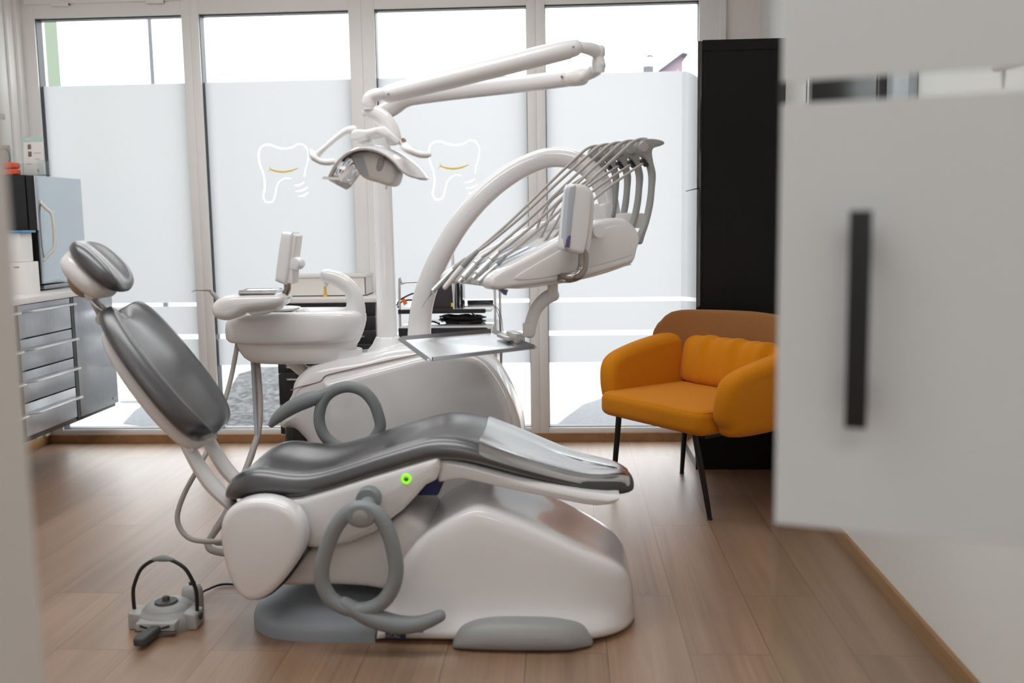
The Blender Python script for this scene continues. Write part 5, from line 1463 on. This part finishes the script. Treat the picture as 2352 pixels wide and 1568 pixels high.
# whip arms
WH = [(1471, 560), (1478, 540), (1488, 510), (1497, 470), (1501, 430), (1503, 400), (1497, 372), (1494, 350), (1499, 340), (1512, 336), (1522, 331), (1519, 324), (1505, 320), (1485, 319), (1470, 322), (1460, 331), (1459, 341), (1465, 352), (1477, 364), (1487, 382), (1492, 405), (1491, 440), (1486, 475), (1478, 510), (1467, 536), (1460, 556)]
wl = [tl(a, c, .06) for a, c in WH]
wcurve = [tuple(q) for q in cr_curve(wl, 3, True)]
SP = .080
whips = []
for k in range(5):
    w = .045 + k * SP
    b = new(); slab(b, wcurve, TF(w), .030, .008, .008, seg=3)
    o = obj('whip_arm', b, 'grey_mid', t, angle=60); whips.append(o)
    # roll in the head and the black slot beneath it
    c = tl(1472, 338, .06); cc = Vector((TNEAR.x, TNEAR.y, 0)) + TU * c[0] + Vector((0, 0, c[1]))
    b = new(); lathe(b, [(.001, w - .006), (.017, w - .006), (.019, w - .002), (.019, w + .032), (.017, w + .036), (.001, w + .036)], cc, TW, n=20); obj('hose_roll', b, 'grey_light', o)
    c = tl(1474, 366, .06); c2 = tl(1486, 380, .06)
    b = new(); b2 = [Vector((TNEAR.x, TNEAR.y, 0)) + TU * x + Vector((0, 0, z)) for x, z in (c, c2)]
    dd = (b2[1] - b2[0]); nn = dd.cross(TW).normalized() * .006
    add_obox(b, b2[0] + TW * (w + .004) - nn, dd, TW * .022, nn * 1.6); obj('slot', b, 'black', o, smooth=False)
# control panel on a bent tube at the near side
q0 = tp(1345, 505, -.06)
PC = [(1312, 428), (1322, 422), (1345, 424), (1359, 434), (1362, 450), (1356, 520), (1346, 575), (1336, 584), (1305, 576), (1297, 566), (1300, 520), (1306, 465)]
b = new(); slab(b, [tuple(q) for q in cr_curve([tl(a, c, -.09) for a, c in PC], 3, True)], TF(-.09), .055, .014, .014, seg=4); kp = obj('control_panel', b, 'white_plastic', t, angle=60, label='white upright control panel')
PD = [(1309, 432), (1318, 427), (1324, 428), (1318, 480), (1309, 568), (1300, 566), (1300, 530), (1305, 470)]
b = new(); slab(b, [tuple(q) for q in cr_curve([tl(a, c, -.095) for a, c in PD], 3, True)], TF(-.0935), .03, .004, .004); ds = obj('display_face', b, 'screen_grey', kp, angle=60, label='pale display face')
PD = [(1306, 541), (1312, 541), (1309, 569), (1300, 567), (1301, 552)]
b = new(); slab(b, fillet([tl(a, c, -.096) for a, c in PD], .002), TF(-.095), .012, .001); obj('display_stripe', b, 'violet', kp, angle=60, label='dark blue lower end of the display')
b = new(); q = tp(1366, 530, -.02); lathe(b, [(.001, -.03), (.022, -.03), (.024, 0), (.024, .03), (.001, .03)], q, TW, n=24); obj('hinge', b, 'white_plastic', kp, angle=50)
PK = [(1352, 440), (1364, 455), (1361, 520), (1352, 580), (1338, 582), (1344, 520)]
b = new(); slab(b, [tuple(q) for q in cr_curve([tl(a, c, -.06) for a, c in PK], 3, True)], TF(-.07), .055, .012, .012); obj('panel_back', b, 'white_satin', kp, angle=60)
b = new(); tube(b, [tp(1340, 578, -.055), tp(1340, 600, -.055), tp(1337, 618, -.055), tp(1327, 632, -.055), tp(1308, 638, -.045), tp(1290, 638, .0)], .0165, n=16, up=None); obj('panel_tube', b, 'bronze_tube', t, angle=70, label='grey metal tube carrying the control panel')
# tray arm under the table
YT = 3.36
b = new(); q = at(1270, 655, YT); add_box(b, q.x - .017, q.x + .017, YT - .02, YT + .02, at(1270, 682, YT).z, at(1270, 640, YT).z, bev=.004)
tube(b, [at(1272, 676, YT), at(1255, 684, YT), at(1235, 704, YT), at(1222, 732, YT), at(1215, 765, YT)], [.018, .018, .017, .0165, .0165], n=14, flat=1.3, up=(0, 1, 0))
add_box(b, at(1201, 740, YT).x, at(1222, 740, YT).x, YT - .03, YT + .03, at(1205, 772, YT).z, at(1205, 740, YT).z, bev=.004)
obj('tray_arm', b, 'white_plastic', t, angle=60)
# hand pieces in the bed, each with its hose
HPS = [
    (.385, [(1068, 596), (1050, 612), (1042, 620)], [(1040, 621), (1018, 644), (994, 668)], [(994, 668), (984, 682), (972, 700), (970, 706)], 'probe', .0095),
    (.315, [(1095, 578), (1075, 598), (1062, 612)], [(1062, 612), (1045, 632), (1022, 660)], None, 'white', .0105),
    (.235, [(1106, 592), (1094, 604)], [(1094, 604), (1066, 636)], [(1066, 636), (1055, 648)], 'motor', .0115),
    (.155, [(1144, 580), (1130, 596)], [(1130, 596), (1098, 628)], [(1098, 628), (1087, 640)], 'motor', .0115),
    (.085, [(1160, 588), (1145, 604)], [(1145, 604), (1120, 626), (1100, 646)], None, 'slim', .0085),
]
for k, (w, conn, body_, tip, kind, r) in enumerate(HPS):
    f = lambda L: [tp(a, c, w) for a, c in L]
    b = new()
    if kind == 'probe': tube(b, f(body_), [r * .95, r, r * .9], n=14); m = 'steel_bright'
    elif kind == 'white': tube(b, f(body_), [r, r * .95, r * .8], n=14); m = 'white_satin'
    elif kind == 'motor': tube(b, f(body_), [r * .85, r * 1.1], n=16, sub=3); m = 'alu'
    else: tube(b, f(body_), [r * .55, r * .7, r], n=14); m = 'alu'
    h = obj('handpiece', b, m, t, angle=60, label={'probe': 'steel handpiece with a thin curved probe, outermost at the far side', 'white': 'plain white handpiece next to the steel probe', 'motor': 'silver motor handpiece with a threaded coupling', 'slim': 'slim silver handpiece nearest the near rail'}[kind])
    b = new(); cl = f(conn); tube(b, cl, [r * .75] + [r * 1.05] * (len(cl) - 1), n=14, sub=3); obj('coupling', b, 'grey_mid' if kind != 'motor' else 'chrome', h, angle=60)
    if tip:
        b = new()
        if kind == 'probe': tube(b, f(tip), [.0065, .0025, .0013, .001], n=10)
        else: tube(b, f(tip), [r * .7, r * .66], n=14, sub=9, round_ends=False, ribs=.1)
        obj('tip', b, 'chrome' if kind != 'probe' else 'steel', h, angle=60)
    # hose: over the roll of its whip and down to the handpiece
    wk = .06 + (4 - k) * SP
    R0 = tp(1475, 322, .06) ; sh = lambda px, py, ww: tp(px, py, .06) + TW * (ww - .06)
    a0 = sh(1484, 319.5, wk); a1 = sh(1471, 319.5, wk); a2 = sh(1456, 325, wk); a3 = sh(1436, 341, wk)
    s0 = cl[0]
    P = [a0, a1, a2, a3, a3.lerp(s0, .3) - Vector((0, 0, .004)), a3.lerp(s0, .62) - Vector((0, 0, .012)), a3.lerp(s0, .88) - Vector((0, 0, .008)), s0]
    b = new(); tube(b, P, .0052, n=10, sub=6); obj('hose', b, 'hose', h, angle=80)
    # second run from the slot down to the rear of the bed
    d0 = sh(1480, 373, wk); d1 = sh(1440, 400, wk) ; d2 = sh(1360, 462, wk); d3 = tp(1200 + 12 * k, 594 - 2 * k, min(w, .38) )
    b = new(); tube(b, [d0, d1, d2, d2.lerp(d3, .55) - Vector((0, 0, .006)), d3 + Vector((0, 0, .004)), d3 + TU * -.03 - Vector((0, 0, .012))], .0046, n=10, sub=6); obj('return_hose', b, 'hose', t, angle=80)

# steel instrument tray on the tray arm
c = {}
for nm, px, py, Y in (('bl', 928, 782, 3.40), ('br', 1128, 765, 3.56), ('fr', 1220, 802, 3.31), ('fl', 992, 829, 3.15)): c[nm] = at(px, py, Y)
t = thing('instrument_tray', tuple((c['bl'] + c['fr']) / 2), 'shallow polished steel tray hanging under the instrument table', 'tray')
def plate(a, b_, d, e, th):
    b = new(); up = Vector((0, 0, th)); loft(b, [[a, b_, d, e], [a + up, b_ + up, d + up, e + up]]); return b
obj('tray_plate', plate(c['fl'], c['fr'], c['br'], c['bl'], .002), 'steel_tray', t, smooth=False)
cen = sum(c.values(), Vector()) / 4
for nm, a, e in (('front_rim', 'fl', 'fr'), ('back_rim', 'br', 'bl'), ('left_rim', 'bl', 'fl'), ('right_rim', 'fr', 'br')):
    a, e = c[a], c[e]; m = (a + e) / 2 - cen; m.z = 0; m.normalize()
    o_ = m * .012 + Vector((0, 0, .013)); o2 = o_ + m * .009 - Vector((0, 0, .010))
    b = new(); q = (e - a) * .015; th = Vector((0, 0, .0016))
    for (p0, p1) in ((Vector(), o_), (o_, o2)):
        L1 = [a + p0 - q * 0, e + p0, e + p1 + q, a + p1 - q]
        loft(b, [L1, [p + th for p in L1]])
    obj('rim', b, 'steel', t, smooth=False)
b = new(); q = c['fr'].lerp(c['br'], .30); d = (c['br'] - c['fr']).normalized(); nR = (c['fr'] - c['fl']).normalized()
add_obox(b, q - nR * .008 + Vector((0, 0, .002)), nR * .034, d * .075, Vector((0, 0, .032)), bev=.004)
add_obox(b, q - nR * .03 + d * .02 + Vector((0, 0, .009)), nR * .04, d * .085, Vector((0, 0, .012)), bev=.004); obj('clamp', b, 'white_plastic', t, angle=50)

# ================================================================ foot control
q = fl(378, 1425)
t = thing('foot_control', (q.x, q.y, 0), 'grey foot control with a black bow handle on the oak floor, lower left', 'foot control')
fc = Vector((fl(380, 1440).x, fl(380, 1440).y + .03, 0))
FS = .132
b = new(); lathe(b, [(.098, 0), (.100, .012), (.098, .03), (.092, .043), (.080, .052), (.074, .054), (.071, .060), (.064, .067), (.05, .071), (.001, .072)], fc, n=36)
bodyo = obj('housing', b, 'grey_mid', t, angle=50)
b = new(); lathe(b, [(.034, .071), (.036, .073), (.034, .078), (.012, .079), (.011, .088), (.009, .092), (.001, .093)], fc + Vector((-.004, -.004, 0)), n=28); obj('top_button', b, 'rubber', bodyo, angle=50)
for s in (-1, 1):
    b = new(); slab(b, fillet([(fc.x + s * .088 - .022, 0), (fc.x + s * .088 + .022, 0), (fc.x + s * .088 + .020, .05), (fc.x + s * .088 - .020, .058)], .008), XZ(fc.y - .055), .07, .006); obj('side_lug', b, 'grey_light', bodyo, angle=50)
b = new(); lathe(b, [(.034, .0), (.035, .05), (.032, .075), (.026, .088), (.012, .092), (.001, .092)], fc + Vector((.04, .10, 0)), n=24); bk = obj('rear_socket', b, 'grey_light', bodyo, angle=50)
b = new(); lathe(b, [(.011, .089), (.0115, .099), (.008, .101), (.001, .101)], fc + Vector((.042, .10, 0)), n=16); obj('rear_button', b, 'black', bk)
b = new(); add_box(b, fc.x - .062, fc.x + .062, fc.y - .108, fc.y - .05, .012, .044, bev=.006); fr_ = obj('front_block', b, 'grey_light', bodyo, angle=50)
for s in (-1, 1):
    b = new(); loft(b, [[Vector((fc.x + s * .018, y, .030)), Vector((fc.x + s * .045, y, .040)), Vector((fc.x + s * .048, y, .034)), Vector((fc.x + s * .022, y, .027))] for y in (fc.y - .1095, fc.y - .107)]); obj('mark', b, 'black', fr_, smooth=False)
b = new(); add_box(b, fc.x - .063, fc.x + .063, fc.y - .1095, fc.y - .10, .018, .0205); obj('groove', b, 'black', fr_, smooth=False)
b = new(); slab(b, fillet([(fc.x - .028, fc.y - .205), (fc.x + .008, fc.y - .205), (fc.x + .014, fc.y - .165), (fc.x + .02, fc.y - .10), (fc.x - .012, fc.y - .10), (fc.x - .03, fc.y - .17)], .012), XY(.012), .026, .007); obj('pedal', b, 'rubber', t, angle=50, label='dark rubber pedal lever')
hy_ = fc.y - .02
hw = .100
b = new(); P = [(fc.x - hw, hy_, .03), (fc.x - hw - .002, hy_, .10), (fc.x - hw + .004, hy_ , .135), (fc.x - hw * .72, hy_, .185), (fc.x - hw * .35, hy_, .212), (fc.x, hy_, .220), (fc.x + hw * .35, hy_, .212), (fc.x + hw * .72, hy_, .185), (fc.x + hw - .004, hy_, .135), (fc.x + hw + .002, hy_, .10), (fc.x + hw, hy_, .03)]
tube(b, P, .006, n=12); hn = obj('bow_handle', b, 'black', t, angle=70, label='black bow handle')
b = new(); tube(b, [(fc.x - .03, hy_, .217), (fc.x, hy_, .221), (fc.x + .03, hy_, .217)], [.006, .011, .006], n=14); obj('grip', b, 'grey_plastic', hn, angle=70)
for s in (-1, 1):
    b = new(); lathe(b, [(.001, -.012), (.011, -.012), (.012, 0), (.011, .012), (.001, .012)], (fc.x + s * (hw + .002), hy_, .034), (1, 0, 0)); obj('handle_boss', b, 'black', hn, angle=50)
b = new(); ca = fc + Vector((.07, .075, .02))
tube(b, [ca, fl(456, 1368, .02), fl(480, 1352, .012), fl(520, 1341, .006), fl(600, 1350, .006), fl(640, 1358, .006), fl(700, 1345, .012)], .0042, n=8, sub=8)
obj('cable', b, 'black', t, angle=80, label='thin black cable to the chair base')
